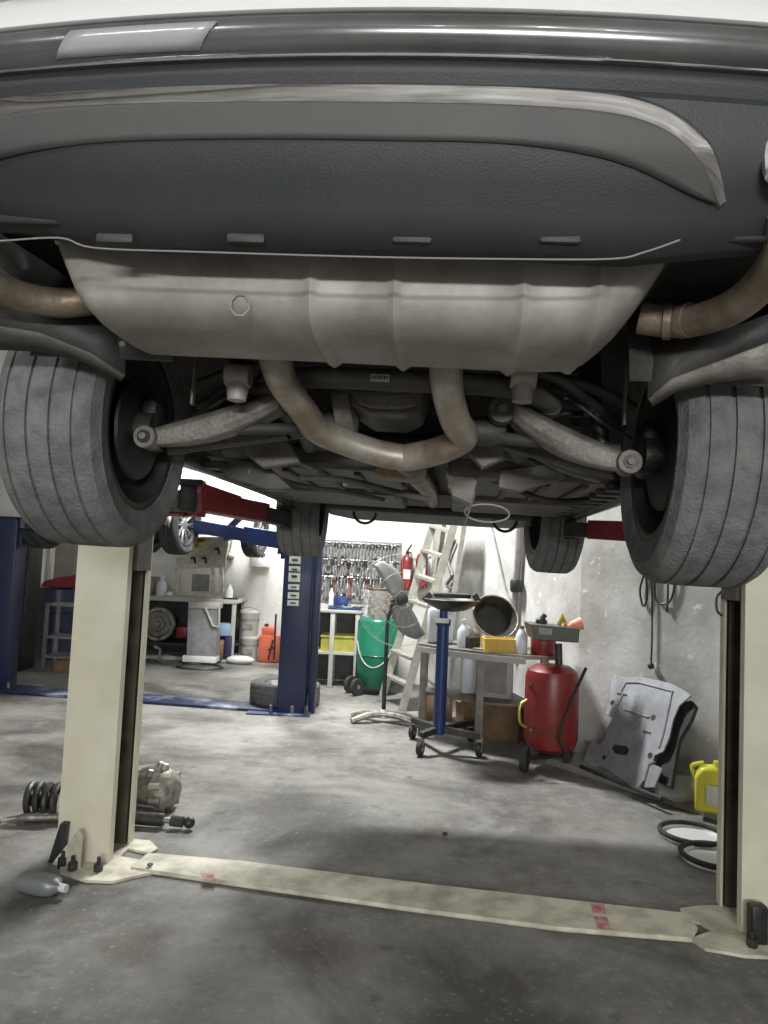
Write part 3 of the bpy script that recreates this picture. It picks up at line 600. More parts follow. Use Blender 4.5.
# base plates
def plate(t, px, z, m, name, th=.014, **k):
    pts = [G(*p, z) for p in px]; return MB().prism([Vector((p.x, p.y, z-th)) for p in pts], (0, 0, th)).build(name, m, t, **k)
plate(BL, [(60, 872), (86, 880), (112, 881), (152, 872), (157, 862), (120, 856), (128, 848), (150, 853), (158, 848), (150, 840), (122, 838), (100, 840), (60, 850)], .014, 'beiged', 'base_plate', bev=.002)
plate(BL, [(690, 938), (705, 948), (745, 955), (800, 958), (810, 930), (790, 905), (700, 905), (680, 908), (684, 918), (700, 922), (712, 930)], .014, 'beiged', 'base_plate', bev=.002)
strip = plate(BL, [(130, 867), (240, 883), (400, 906), (560, 927), (692, 938), (698, 926), (682, 912), (560, 898), (400, 880), (240, 860), (148, 852)], .022, 'beiged', 'floor_cover', th=.022, bev=.006)
for px in ([(201, 873), (214, 874), (216, 881), (203, 880)], [(590, 903), (604, 904), (606, 914), (593, 912)], [(594, 916), (607, 917), (612, 930), (598, 928)]):
    plate(BL, px, .024, 'mark', 'paint_mark', th=.003)
# gusset and anchor hardware
g0 = G(60, 866); 
MB().prism([G(52, 864), G(80, 872), G(80, 872)+Z*.17, G(80, 872)+Z*.2+Vector((-.02, 0, 0))], (0, .012, 0)).build('gusset', 'beiged', BL)
MB().prism([G(48, 862), G(62, 866), G(64, 866)+Z*.20, G(57, 866)+Z*.20], (.0, .07, 0)).build('gusset', 'blackm', BL)
for q in ((72, 873), (62, 868), (98, 874), (752, 950), (762, 944)):
    g = G(*q); MB().cyl(g, g+Z*.05, .022, seg=6).cyl(g+Z*.05, g+Z*.08, .010, seg=8).build('anchor_bolt', 'blackm', BL)
mb = MB(); mb.box(G(757, 945)+Z*.09, (.07, .06, .16), bev=.01).build('lock_bracket', 'blackm', BL)
g = G(150, 865, .03); MB().cyl(g, g+Z*.006, .014).build('cover_screw', 'blackm', BL)
# red arms (they carry the car at its sills)
arm(BL, P(196, 500, 3.9), P(262, 513, 4.35), P(286, 520, 4.45), 'redp', h=.11)
MB().bar(P(196, 480, 3.9), P(196, 514, 3.9), .09, .10, up=Y).build('arm_knuckle', 'redp', BL, bev=.006)
MB().bar(P(205, 487, 3.88), P(240, 499, 4.1), .02, .03).build('arm_brace', 'redp', BL)
MB().bar(P(186, 505, 3.88), Vector((GL.x-.05, GL.y+.14, P(186, 505, 3.85).z)), .12, .12).build('arm_root', 'redp', BL)
arm(BL, P(660, 533, 3.5), P(596, 530, 3.95), P(570, 530, 4.15), 'redp', h=.10)
MB().bar(P(660, 533, 3.5), Vector((GR.x+.05, GR.y+.14, P(660, 533, 3.5).z)), .12, .12).build('arm_root', 'redp', BL)
for s, p0 in ((-1, Vector((GL.x+.02, GL.y+.1, 1.78))), (1, Vector((GR.x-.02, GR.y+.1, 1.78)))):
    arm(BL, p0, p0+Vector((-s*.28, -.45, 0)), p0+Vector((-s*.42, -.70, 0)), 'redp', h=.10)
#PART3
# ------------------------------------------------------------------ blue lift and the second car on it
BLU = T('blue_lift', 'dark blue two-post lift with paper stickers on its post, behind the beige lift', 'car lift', (-2.4, 7.4, 0))
B1 = G(276, 714); B2 = G(313, 719); BA = Vector((-3.95, 8.0, 0))
def blue_post(o, s, lab):
    """o = front corner nearest the car bay, s = direction of the body"""
    w_, d_ = .28, .26
    MB().box(o+Vector((s*w_/2, d_/2, 1.45)), (w_, d_, 2.9), bev=.01).build('column', 'blue', BLU, label=lab)
    MB().box(o+Vector((s*.03, d_/2, .007)), (.62, .44, .014)).build('base_plate', 'bluel', BLU)
    MB().box(o+Vector((-s*.02, d_/2, 1.78)), (.05, .2, .5), bev=.01).build('carriage', 'blue', BLU)
    for q in ((-.05, -.03), (.16, -.03), (.30, -.03)): MB().cyl(o+Vector((s*q[0], q[1], 0)), o+Vector((s*q[0], q[1], .09)), .018, seg=8).build('anchor_bolt', 'steel', BLU)
    for q in (-.04, .30): MB().prism([o+Vector((s*q, 0, .012)), o+Vector((s*q, -.08, .012)), o+Vector((s*q, 0, .2))], (s*.01, 0, 0)).build('gusset', 'blue', BLU)
blue_post(B1, 1, 'right blue post with paper stickers'); blue_post(BA, -1, 'left blue post in shadow')
MB().box(B1+Vector((.33, .17, 1.45)), (.075, .16, 2.9), bev=.01).build('cover_channel', 'blue', BLU)
for y0, y1 in ((556, 564), (566, 573), (576, 583) if False else (571, 582), (584, 590), (592, 599), (600, 606)):
    x = 295-(y0-556)*.045
    a = P(x-5.5, y0, B1.y-.001); b = P(x+5.5, y1, B1.y-.001)
    st_ = MB().box((a+b)/2, (abs(b.x-a.x), .003, abs(a.z-b.z))).build('warning_sticker', 'paper', BLU)
    MB().box((a+b)/2+Vector((0, -.002, 0)), (abs(b.x-a.x)*.5, .002, abs(a.z-b.z)*.25)).build('sticker_print', 'ink', st_)
pa = [Vector((-3.95, 7.82, .001)), Vector((B1.x, B1.y+.02, .001)), Vector((B1.x, B1.y+.36, .001)), Vector((-3.95, 8.2, .001))]
MB().prism(pa, (0, 0, .03)).build('floor_cover', 'bluel', BLU, bev=.008)
arm(BLU, (B1.x-.02, B1.y+.13, P(275, 540, 7.3).z), P(246, 535, 7.7), P(190, 525, 8.3), 'bluea', h=.17, w=.16, ext='bluea')
arm(BLU, (B1.x-.02, B1.y+.13, P(275, 540, 7.3).z), (B1.x-.4, B1.y+.9, 1.78), (-1.95, 9.3, 1.78), 'blue', h=.12, w=.14)
arm(BLU, (BA.x+.02, BA.y+.13, 1.78), (BA.x+.3, BA.y+.7, 1.78), (BA.x+.5, BA.y+1.3, 1.78), 'blue', h=.12, w=.14)
arm(BLU, (BA.x+.02, BA.y+.13, 1.78), (BA.x+.3, BA.y-.4, 1.78), (BA.x+.5, BA.y-.6, 1.78), 'blue', h=.12, w=.14)
MB().bar(P(228, 529, 7.9), P(244, 514, 7.8), .05, .05).build('arm_handle', 'blue', BLU)
CAR2 = T('raised_car', 'white car with multi-spoke alloy wheels raised on the blue lift', 'car', (-2.98, 8.1, 1.53), (0, 0, R(-9.0)))
car_body(CAR2, 2.5, hw=.90, top=1.45, sill=.27, ar=.375, cz=.32, zr=.5, belt=.90, rear=-.8, front=3.2)
MB().box((0, 1.2, .32), (1.6, 3.8, .05)).build('floor_pan', 'under', CAR2, world=False)
MB().grid([[Vector((.8*q, -.80, z)) for q in (-1, -.5, 0, .5, 1)] for z in (.3, .55, .9)]).build('rear_bumper', 'white', CAR2, world=False, solid=.02)
for x in (-.79, .79):
    for y in (0, 2.5): wheel(CAR2, (x, y, .32), 1 if x > 0 else -1, r=.33, w=.22, rr=.235, spokes=10, detail=True, rubber='rubberd')

# ------------------------------------------------------------------ pale workbench at the back wall and what is on / under it
yb = 10.85
def pz(px, py, d): return P(px, py, d)
def box_px(mb, x0, y0, x1, y1, d, depth, bev=.004):
    a, b = P(x0, y1, d), P(x1, y0, d); c = (a+b)/2; mb.box(c+Y*depth/2, (abs(b.x-a.x), depth, abs(b.z-a.z)), bev=bev); return mb
WBN = T('workbench', 'pale steel workbench against the back wall, left of the blue post', 'workbench', (-2.9, 11.1, 0))
zt = P(190, 600, 10.7).z
xl, xr = -3.9, P(237, 600, 10.7).x
MB().box(((xl+xr)/2, 11.08, zt), (xr-xl, .78, .06), bev=.006).build('worktop', 'bench', WBN)
MB().box(((xl+xr)/2, 11.1, P(158, 624, 10.85).z-.265), (xr-xl-.05, .7, .03)).build('lower_shelf', 'blackm', WBN)
MB().box(((xl+xr)/2, 11.45, .45), (xr-xl-.05, .02, .9)).build('dark_backing', 'blackm', WBN)
for x in (xl+.04, xr-.04):
    for y in (10.74, 11.42): MB().box((x, y, zt/2), (.055, .055, zt), bev=.004).build('leg', 'bench', WBN)
MB().box(((xl+xr)/2, 11.1, .03), (xr-xl, .76, .05)).build('plinth', 'bench', WBN)
# gearbox with round bell housing on the shelf
gc = P(158, 624, 10.85)
g = T('gearbox', 'round grey gearbox bell housing lying under the pale workbench', 'gearbox', (gc.x, 11.0, gc.z-.245))
MB().lathe([(.235, 0), (.245, .01), (.245, .05), (.20, .06), (.19, .16), (.12, .25), (.1, .4)], o=gc, ax=(0, 1, 0), seg=36).build('bell_housing', 'cast', g)
MB().lathe([(.235, 0), (.235, -.02), (.195, -.02), (.195, 0)], o=gc, ax=(0, 1, 0), seg=36).build('flange', 'cast', g)
MB().lathe([(.001, -.05), (.04, -.05), (.05, -.03), (.10, -.03), (.11, -.01), (.18, -.005), (.18, 0)], o=gc, ax=(0, 1, 0), seg=36).build('torque_converter', 'alu2', g)
for k in range(9):
    a = k*.698; c = gc+Vector((math.cos(a)*.215, -.02, math.sin(a)*.215)); MB().cyl(c, c-Y*.025, .015, seg=6).build('bolt', 'alu2', g)
# tall grey sheet-metal box
t = T('grey_cabinet', 'tall grey metal box standing in front of the workbench on a white base', 'box', (P(201, 662, 10.45).x, 10.6, 0))
mb = MB(); a, b = P(187, 658, 10.4), P(217, 607, 10.4); mb.prism([(P(186, 660, 10.4).x, 10.4, .05), (P(216, 660, 10.4).x, 10.4, .05), (P(217, 607, 10.4).x, 10.4, P(217, 609, 10.4).z), (P(188, 607, 10.4).x, 10.4, P(188, 606, 10.4).z)], (0, .25, 0)); mb.build('body', 'gpanel', t, bev=.008)
box_px(MB(), 182, 657, 216, 662, 10.38, .3, .01).build('base', 'wht', t)
box_px(MB(), 188, 603, 219, 608, 10.38, .28, .01).build('lid', 'bench', t)
MB().tube([P(205, 607, 10.37), P(213, 626, 10.37), P(219, 627, 10.37), P(219, 607, 10.37)], .016, 8).build('bracket', 'bench', t)
tag(box_px(MB(), 217, 624, 231, 636, 10.7, .2, .02).build('storage_tub', mat('pale_blue_plastic', (.25, .36, .52), .5)), 'pale blue plastic tub under the workbench beside the grey metal box', 'tub')
tag(box_px(MB(), 217, 641, 223, 658, 10.6, .2).build('cardboard_box', 'brown'), 'small brown cardboard box on the floor beside the grey metal box', 'box')
tag(box_px(MB(), 224, 636, 232, 657, 10.68, .2).build('blue_box', 'navy'), 'dark blue box standing under the right end of the pale workbench', 'box')
tag(box_px(MB(), 176, 627, 187, 638, 10.8, .2, .01).build('red_part_box', 'redp'), 'small red box on the shelf beside the round gearbox', 'box')
tag(MB().tube(smoothpath([P(154, 646, 10.6), P(160, 650, 10.6), P(159, 660, 10.55), P(166, 662, 10.5)], 5), .02, 8).build('hose_end', 'gpanel'), 'short grey bent pipe standing under the round gearbox', 'pipe')
# cream press frame on the bench
fr = T('press_frame', 'cream metal frame with a square opening standing on the workbench', 'frame', (P(208, 596, 10.95).x, 11.2, zt+.03))
dF = 11.1
def fp(x, y): return P(x, y, dF)
mb = MB(); mb.prism([fp(x, y) for x, y in ((176, 568), (226, 568), (226, 557), (228, 545), (228, 537), (190, 537), (186, 546), (186, 557), (176, 557))], (0, .05, 0)); mb.build('head_plate', 'cream', fr, bev=.006)
for a_, b_ in (((177, 566), (175, 593)), ((213, 566), (213, 593)), ((221, 566), (222, 593))): MB().bar(fp(*a_), fp(*b_), .055, .055, up=Y).build('upright', 'cream', fr)
MB().bar(fp(174, 593), fp(225, 594), .06, .06).build('bottom_rail', 'cream', fr)
MB().box(fp(199, 583)+Y*.1, (.26, .02, .26)).build('inner_plate', 'gpanel', fr)
for x, y in ((195, 560), (206, 560), (219, 551)):
    c = fp(x, y); MB().tube(smoothpath([c+Vector((-.05, -.02, .02)), c+Vector((0, -.06, .03)), c+Vector((.02, -.05, -.05))], 4), .018, 8).build('clamp', 'blackm', fr)
MB().ball(fp(200, 543)-Y*.03, .06, (1.3, .6, 1)).cyl(fp(196, 548)-Y*.03, fp(207, 540)-Y*.05, .02).build('valve', 'brass', fr)
# things on the bench
t = T('white_jug', 'milky plastic jug on the workbench left of the cream frame', 'jug', P(161, 596, 10.75))
c = P(161, 596, 10.8); MB().lathe([(.07, 0), (.075, .01), (.075, .14), (.06, .2), (.025, .24), (.025, .27)], o=(c.x, c.y, zt+.03), seg=20).build('body', 'jug', t); MB().lathe([(.03, 0), (.03, .03)], o=(c.x, c.y, zt+.30), seg=16).build('cap', 'wht', t)
tag(MB().ball((P(169, 590, 10.75).x, 10.75, zt+.07), .05, (1.3, 1, .8)).build('crumpled_rag', 'wht'), 'small white crumpled rag on the workbench beside the milky jug', 'rag')
tag(box_px(MB(), 134, 577, 154, 594, 10.9, .3, .01).build('toolbox', 'steel'), 'dark grey box on the left end of the pale workbench', 'box')
t = T('sander', 'white bottle with dark base on the right end of the pale workbench', 'bottle', P(229, 594, 10.8))
c = P(229, 594, 10.8); MB().lathe([(.05, .03), (.055, .05), (.055, .16), (.03, .22), (.015, .25)], o=(c.x, c.y, zt+.0), seg=16).build('body', 'wht', t); MB().box((c.x+.03, c.y, zt+.04), (.2, .12, .03)).build('base', 'blackm', t)
# paper-white box on the wall with dark printing
BX = T('wall_box', 'white box with black printing fixed to the back wall left of the blue post', 'box', P(260, 570, 11.4))
a = P(259, 558, 11.3); MB().box(a+Y*.09, (.29, .18, .27), bev=.008).build('body', 'wht', BX)
for k, (dx, wd_, h_) in enumerate(((-.065, .045, .05), (-.022, .022, .075), (.012, .026, .06), (.05, .036, .07), (.082, .022, .05))): MB().box(a+Vector((dx, -.003, .05-.006*(k % 2))), (wd_, .004, h_)).build('printing', 'ink', BX)
MB().tube(arc(a+Vector((.12, .03, .12)), .035, X, Z, 0, 180, 8), .006, 6).build('wire_hook', 'blackm', BX)
tag(MB().tube(smoothpath([P(233, 534, 11.48), P(231, 545, 11.48), P(229, 553, 11.48)], 4), .014, 8).ball(P(230, 557, 11.46), .07, (1, .5, .8)).build('hanging_valve', 'cast'), 'small brass and black valve hanging on the wall right of the cream frame', 'valve')
# two stacked drums, red cans, black stand
for k, (y0, y1, r, lb) in enumerate(((637, 656, .135, 'lower of the two stacked cream pails beside the workbench'), (611, 637, .142, 'upper of the two stacked cream pails with wire handle'))):
    c = P(247, y1, 10.9); h_ = P(247, y0, 10.9).z-c.z; zb_ = 0 if k == 0 else c.z
    if k == 0: h_ = P(247, y0, 10.9).z
    t = T('pail', lb, 'pail', (c.x, 11.05, zb_), group=None)
    MB().lathe([(r*.9, 0), (r, h_*.85), (r*1.06, h_*.88), (r*1.06, h_*.96), (r*.98, h_)], o=(c.x, 11.05, zb_), seg=28).build('body', 'bench', t)
    MB().lathe([(r*1.0, 0), (r*1.02, .03)], o=(c.x, 11.05, zb_+h_*.6), seg=28).build('hoop', 'cast', t)
    MB().prism([Vector((c.x-.07, 11.05-r*.98-.004, zb_+h_*.3)), Vector((c.x+.07, 11.05-r*.98-.004, zb_+h_*.3)), Vector((c.x+.07, 11.05-r*.98-.004, zb_+h_*.5)), Vector((c.x-.07, 11.05-r*.98-.004, zb_+h_*.5))], (0, .03, 0)).build('print', 'gpanel', t)
    if k: MB().tube(arc((c.x, 11.05, zb_+h_*.9), r*1.05, X, (Z*.6-Y*.6), 0, 180, 12), .008, 6).build('wire_handle', 'brass', t)
t = T('fuel_can', 'orange-red plastic canister on the floor right of the stacked pails', 'canister', P(266, 657, 10.9)); c = P(267.5, 656, 10.85)
MB().box((c.x, 11.0, .2), (.30, .2, .40), bev=.04).build('body', 'orange', t); MB().box((c.x-.02, 11.0, .45), (.2, .16, .13), bev=.03).build('shoulder', 'orange', t); MB().cyl((c.x-.06, 11.0, .5), (c.x-.06, 11.0, .55), .03).build('cap', 'blackm', t)
t = T('floor_jack_handle', 'thin black stand leaning beside the orange-red canister', 'stand', P(275, 660, 10.6))
for a_, b_ in (((276, 614), (274, 660)), ((273, 640), (268, 660)), ((268, 650), (275, 647))): MB().tube([P(*a_, 10.6), P(*b_, 10.6)], .014, 8).build('rod', 'blackm', t)
c = G(240, 664); mb = MB(); mb.ball((c.x, c.y, .06), .10, (2., 1, .6), 18)
tag(mb.build('plastic_bag', 'wht'), 'crumpled white plastic bag on the floor in front of the stacked pails', 'bag')
def loop_cable(px, py, r, n, lab, m='blackm', th=.008, sq=1.):
    c = G(px, py); pts = [Vector((c.x+math.cos(a*.3)*r*(1+.06*math.sin(a*.11)), c.y+math.sin(a*.3)*r*.8*sq, .012+.004*(a*.3/6.28))) for a in range(int(21*n))]
    return tag(MB().tube(pts, th, 6).build('cable_coil', m), lab, 'cable')
loop_cable(200, 668, .30, 2.2, 'thin black cable coiled on the floor in front of the workbench')
# tyre lying behind the blue post
c = G(281, 709); t = T('spare_tyre', 'black tyre lying flat on the floor behind the blue post', 'tyre', (c.x, c.y+.55, 0))
c = Vector((c.x, 7.68, 0)); t.location = (c.x, c.y+.28, 0); WM[t] = Matrix.Translation(t.location)
pr = tyre_profile(.24, .37, .22); MB().lathe([(q, x+.12) for q, x in pr], o=(c.x, c.y+.28, 0), seg=48, caps=False).build('tread_and_walls', 'rubber', t, smooth=30)
MB().lathe([(.03, .16), (.21, .17), (.22, .2), (.21, .22), (.15, .17), (.03, .17)], o=(c.x, c.y+.28, 0), seg=32).build('rim', 'rim', t)

# ------------------------------------------------------------------ far left behind the beige post
DB = 10.2
c = P(47, 640, DB)
t = T('oil_drum', 'navy blue oil drum at the far left behind the beige post', 'drum', (c.x, DB+.3, 0))
h_ = P(47, 588, DB).z
MB().lathe([(.30, 0), (.31, .01), (.30, .03), (.30, h_*.33), (.312, h_*.345), (.30, h_*.36), (.30, h_*.64), (.312, h_*.655), (.30, h_*.67), (.30, h_-.02), (.31, h_-.01), (.30, h_)], o=(c.x, DB+.3, 0), seg=36).build('body', 'navy', t)
MB().cyl((c.x+.1, DB+.2, h_), (c.x+.1, DB+.2, h_+.02), .03).build('bung', 'blackm', t)
t = T('red_tray', 'folded red cover lying on top of the navy oil drum', 'cover', P(65, 586, DB))
MB().prism([P(x, y, DB+.02) for x, y in ((40, 586), (44, 581), (60, 577), (75, 575), (78, 572), (80, 586), (60, 588))], (0, .35, 0)).build('sheet', 'red2', t, bev=.01)
sh = T('shelf_rack', 'grey metal shelf rack in front of the navy oil drum', 'rack', (P(62, 665, 9.9).x, 9.9, 0))
x0, x1 = P(48, 600, 9.7).x, P(82, 600, 9.7).x; z1 = P(48, 603, 9.7).z
for x in (x0, x1):
    for y in (9.7, 10.05): MB().box((x, y, z1/2), (.04, .04, z1)).build('leg', 'gpanel', sh)
for z in (z1-.02, P(48, 637, 9.7).z, .12): MB().box(((x0+x1)/2, 9.875, z), (x1-x0, .37, .03)).build('shelf', 'gpanel', sh)
tag(box_px(MB(), 52, 662, 72, 681, 9.25, .3, .01).build('cardboard_box', 'brown'), 'dim brown box on the floor below the shelf rack at far left', 'box')
pn = T('window_board', 'brown-grey glass panel standing behind the navy drum', 'panel', P(62, 580, 10.9))
box_px(MB(), 47, 540, 82, 660, 10.9, .03).build('pane', 'panel', pn); box_px(MB(), 43, 538, 47, 662, 10.88, .05).build('frame', 'bench', pn)
tag(box_px(MB(), 10, 520, 31, 690, 9.2, .4, .01).build('shade_block', 'blackm'), 'tall added black block filling the dark far left corner', 'block')  # black block added to fill the unlit far left corner

# ------------------------------------------------------------------ tool board on the middle wall
yw = 9.6
TB = T('tool_board', 'white board with hooks on the wall above the tool table', 'board', (P(350, 590, yw).x, yw, P(350, 605, yw).z))
a, b = P(309, 600, yw), P(402, 543, yw)
MB().box(((a.x+b.x)/2, yw-.012, (a.z+b.z)/2), (b.x-a.x, .02, b.z-a.z)).build('panel', mat('grey_tool_board', (.30, .29, .28), .7, 0, (.16, .155, .15), 12, .6), TB)
for k in range(3):
    z = b.z-.03-.22*k; MB().tube([(a.x+.02, yw-.04, z), (b.x-.02, yw-.04, z)], .006, 6).build('hook_rail', 'tool', TB)
def spanner(x, z, L, wd, m, kind):
    mb = MB(); y = yw-.055
    mb.box((x, y, z-L/2), (wd*.55, .008, L-wd*1.4), bev=.002)
    if kind == 0:
        mb.tube(arc((x, y, z-wd*.7), wd*.75, X, Z, 0, 360, 14)[:-1], wd*.28, 6, loop=True)
        mb.prism([Vector((x, y-.005, z-L+wd*1.2))+Vector(q) for q in ((-wd*.3, 0, 0), (wd*.3, 0, 0), (wd*1., 0, -wd*.8), (wd*.8, 0, -wd*1.7), (wd*.35, 0, -wd*1.), (-wd*.35, 0, -wd*1.), (-wd*.8, 0, -wd*1.7), (-wd*1., 0, -wd*.8))], (0, .012, 0))
    elif kind == 1:
        mb.cyl((x, y, z-L), (x, y, z-L+wd*2.2), wd*.9, wd*.6, 10); mb.ball((x, y, z-wd*.4), wd*.8, seg=10)
    else:
        mb.cyl((x, y, z-wd*3), (x, y, z), wd*.9, wd*.7, 10); mb.box((x, y, z-L+wd*.4), (wd*2.2, .02, wd*1.1), bev=.002)
    return mb.build('spanner' if kind == 0 else ('socket_wrench' if kind == 1 else 'hammer'), m)
kn = ['ring spanner', 'socket wrench', 'small hammer']
cols_ = [('tool', 'shiny'), ('tool', 'shiny'), ('steel', 'dull grey'), ('tool', 'shiny'), ('tool', 'shiny'), ('blackm', 'black'), ('tool', 'shiny'), ('steel', 'dull grey'), ('red2', 'red')]
rown = ['top', 'second', 'bottom']
for r_ in range(3):
    n_ = 24; 
    for i in range(n_):
        px = 318+(396-318)*(i+.5)/n_; x = P(px, 560, yw).x
        ci = (i*7+r_*4+i//5) % 9
        if r_ == 0: ci = ci if ci not in (8, 5) else 0
        L = .17+.10*random.random(); kd = (i+r_*2) % 3 if r_ else (i % 2)
        z = b.z-.03-.22*r_+random.uniform(-.005, .005)
        tag(spanner(x, z, L, 0.020+.010*random.random(), cols_[ci][0], kd), f'{cols_[ci][1]} {kn[kd]} hanging in the {rown[r_]} row of the tool board', 'tool', f'{cols_[ci][1]} {kn[kd]} set on the {rown[r_]} row of the tool board')
# table under the board
tt = T('tool_table', 'grey metal table with a lower shelf under the tool board', 'table', (P(340, 680, 9).x, 9.27, 0))
x0, x1, z1 = P(313, 612, 8.9).x, P(362, 612, 8.9).x, P(340, 611, 8.85).z
MB().box(((x0+x1)/2, 9.27, z1-.02), (x1-x0, .5, .04), bev=.01).build('tabletop', 'bench', tt)
for x in (P(331, 640, 8.9).x, x1-.05):
    for y in (9.06, 9.48): MB().box((x, y, z1/2), (.055, .055, z1), bev=.005).build('leg', 'bench', tt)
zs = P(340, 655, 8.9).z; MB().box(((x0+x1)/2, 9.51, z1/2), (x1-x0, .02, z1-.06)).build('dark_backing', 'blackm', tt); MB().box(((x0+x1)/2, 9.27, zs), (x1-x0, .48, .03)).build('shelf', 'bench', tt)  # black sheet at the back stands in for the shade beneath the table
c = P(335, 655, 8.95)
def crate(c, w_, d_, h_, m, lab):
    t = T('crate', lab, 'crate', c)
    mb = MB(); x, y, z = c
    mb.box((x, y, z+.01), (w_, d_, .02)); mb.box((x, y-d_/2, z+h_/2), (w_, .015, h_)); mb.box((x, y+d_/2, z+h_/2), (w_, .015, h_)); mb.box((x-w_/2, y, z+h_/2), (.015, d_, h_)); mb.box((x+w_/2, y, z+h_/2), (.015, d_, h_))
    mb.build('body', m, t); MB().box((x, y-d_/2-.004, z+h_*.95), (w_+.03, .03, .02)).build('rim', m, t)
    for k in range(4): MB().box((x-w_/2+w_*(k+.5)/4, y-d_/2-.01, z+h_*.45), (.012, .012, h_*.8)).build('rib', m, t)
    return t
crate((c.x+.02, 9.26, zs+.015), .40, .34, .19, 'crate', 'yellow plastic crate on the lower shelf of the tool table')
tr = T('blue_tray', 'flat blue tray full of small tools on the tool table', 'tray', (P(343, 608, 8.95).x, 9.05, z1))
c = Vector((P(345, 608, 9.0).x, 9.2, z1)); MB().box(c+Z*.012, (.42, .30, .02), bev=.006).build('tray_base', 'blueb', tr)
for k in range(12):
    q = c+Vector((random.uniform(-.19, .19), random.uniform(-.13, .1), .035)); a = random.uniform(0, 3.1)
    tag(MB().bar(q-Vector((math.cos(a), math.sin(a), 0))*.05, q+Vector((math.cos(a), math.sin(a), 0))*.05, .016, .012).cyl(q+Vector((math.cos(a), math.sin(a), 0))*.05, q+Vector((math.cos(a), math.sin(a), 0))*.07, .015, seg=8).build('loose_socket', 'tool'), 'small shiny tool lying in the blue tray on the tool table', 'tool', 'loose tools in the blue tray')
tag(MB().box((P(341, 600, 9.4).x, 9.42, z1+.07), (.18, .12, .14), bev=.005).build('parts_box', 'blueb'), 'small bright blue box at the back of the tool table', 'box')
t = T('spray_bottle', 'white bottle standing on the tool table beside the small blue box', 'bottle', P(331, 604, 9.2)); c = P(331, 604, 9.2)
MB().lathe([(.03, 0), (.03, .13), (.012, .17), (.012, .2)], o=c, seg=14).build('body', 'wht', t); MB().cyl(c+Z*.2, c+Z*.24, .016).build('cap', 'blackm', t)

# fire extinguishers
for px, lb in ((406, 'left of the two red fire extinguishers on the wall beside the ladder'), (421, 'right of the two red fire extinguishers, half behind the ladder')):
    c = P(px, 590 if px < 410 else 588, 9.45); c.y = 9.5; t = T('fire_extinguisher', lb, 'fire extinguisher', c)
    MB().lathe([(.07, 0), (.078, .01), (.078, .36), (.06, .42), (.025, .45), (.025, .48)], o=c, seg=24).build('cylinder', 'red2', t)
    MB().box(c+Vector((0, -.079, .20)), (.09, .004, .12)).build('label_patch', 'paper', t)
    MB().box(c+Vector((0, 0, .49)), (.03, .12, .02)).bar(c+Vector((0, -.02, .5)), c+Vector((.05, -.06, .58)), .018, .015).build('handle', 'blackm', t)
    MB().tube(smoothpath([c+Vector((.02, 0, .48)), c+Vector((.05, -.09, .45)), c+Vector((.06, -.09, .25))], 5), .01, 8).build('hose', 'blackm', t)

# ------------------------------------------------------------------ green drum with wheels
c = G(376, 692); gd = T('green_drum', 'green waste-oil drum on small wheels, wrapped in clear film on top', 'drum', (c.x, c.y-.02, 0)); c = Vector((c.x, c.y-.02, 0))
zb_, zt_ = .09, P(376, 617, c.y).z
MB().lathe([(.24, zb_), (.255, zb_+.02), (.255, zt_*.5), (.262, zt_*.51), (.255, zt_*.52), (.25, zt_-.05), (.22, zt_-.01), (.2, zt_)], o=c, seg=40).build('drum_body', 'green', gd)
MB().tube([c+Vector((.258*math.sin(R(a)), -.258*math.cos(R(a)), zt_*.42+.30*((a+12)/62)**2-.05)) for a in range(-72, 50, 6)], .007, 6).build('drum_hose', 'cable', gd)
for a, q in ((-.22, -.16), (-.30, .0)):
    w_ = MB().lathe([(.06, -.025), (.095, -.025), (.10, 0), (.095, .025), (.06, .025)], o=c+Vector((a, q-.12, .10)), ax=(.75, -.66, 0), seg=24).build('caster_wheel', 'rubberd', gd)
    MB().lathe([(.001, -.03), (.05, -.02), (.05, .02), (.001, .03)], o=c+Vector((a, q-.12, .10)), ax=(.75, -.66, 0), seg=16).build('wheel_hub', 'cast', w_)
MB().lathe([(.17, 0), (.18, .02), (.16, .30), (.18, .34)], o=c+Z*zt_+Vector((.03, 0, .0)), seg=24, caps=False).build('collecting_pot', 'brown', gd)
mb = MB(); rg = []
for k in range(9):
    rg.append([c+Vector((math.cos(2*math.pi*j/24)*(.2+.03*math.sin(3*j+k*2)), math.sin(2*math.pi*j/24)*(.2+.03*math.sin(3*j+k*2)), zt_+.04*k)) for j in range(24)])
mb.rings(rg, caps=False).build('clear_wrap', 'clear', gd)

# ------------------------------------------------------------------ pedestal fan
FB = G(383, 722); fn = T('pedestal_fan', 'grey pedestal fan with dark pole and crossed metal feet', 'fan', FB)
MB().tube([FB+Z*.05, FB+Z*.06+Vector((.0, 0, .9)), P(393, 600, FB.y)], [.022, .018, .016], 14).build('pole', 'blackm', fn)
for dx, dy in ((-.30, -.12), (.32, .12), (-.3, .16), (.34, -.16)):
    pts = [FB+Vector((0, 0, .075)), FB+Vector((dx*.5, dy*.5, .07)), FB+Vector((dx*1., dy*1., .02))]
    MB().tube(smoothpath(pts, 4), .040, 8, flat=.8).build('foot', 'cast', fn)
MB().cyl(FB+Z*.04, FB+Z*.12, .045, .03).build('pole_socket', 'wht', fn)
HC = P(399, 600, FB.y-.1); ax = Vector((.35, -.93, .1)).normalized(); u, v = frame(ax); tgt = Vector((-.4, 0, .9)); FANA = math.atan2(tgt.dot(v), tgt.dot(u))
MB().lathe([(.03, -.12), (.06, -.10), (.065, 0), (.04, .05), (.02, .07)], o=HC+Vector((0, .1, 0)), ax=-ax, seg=20).build('motor', 'blackm', fn)
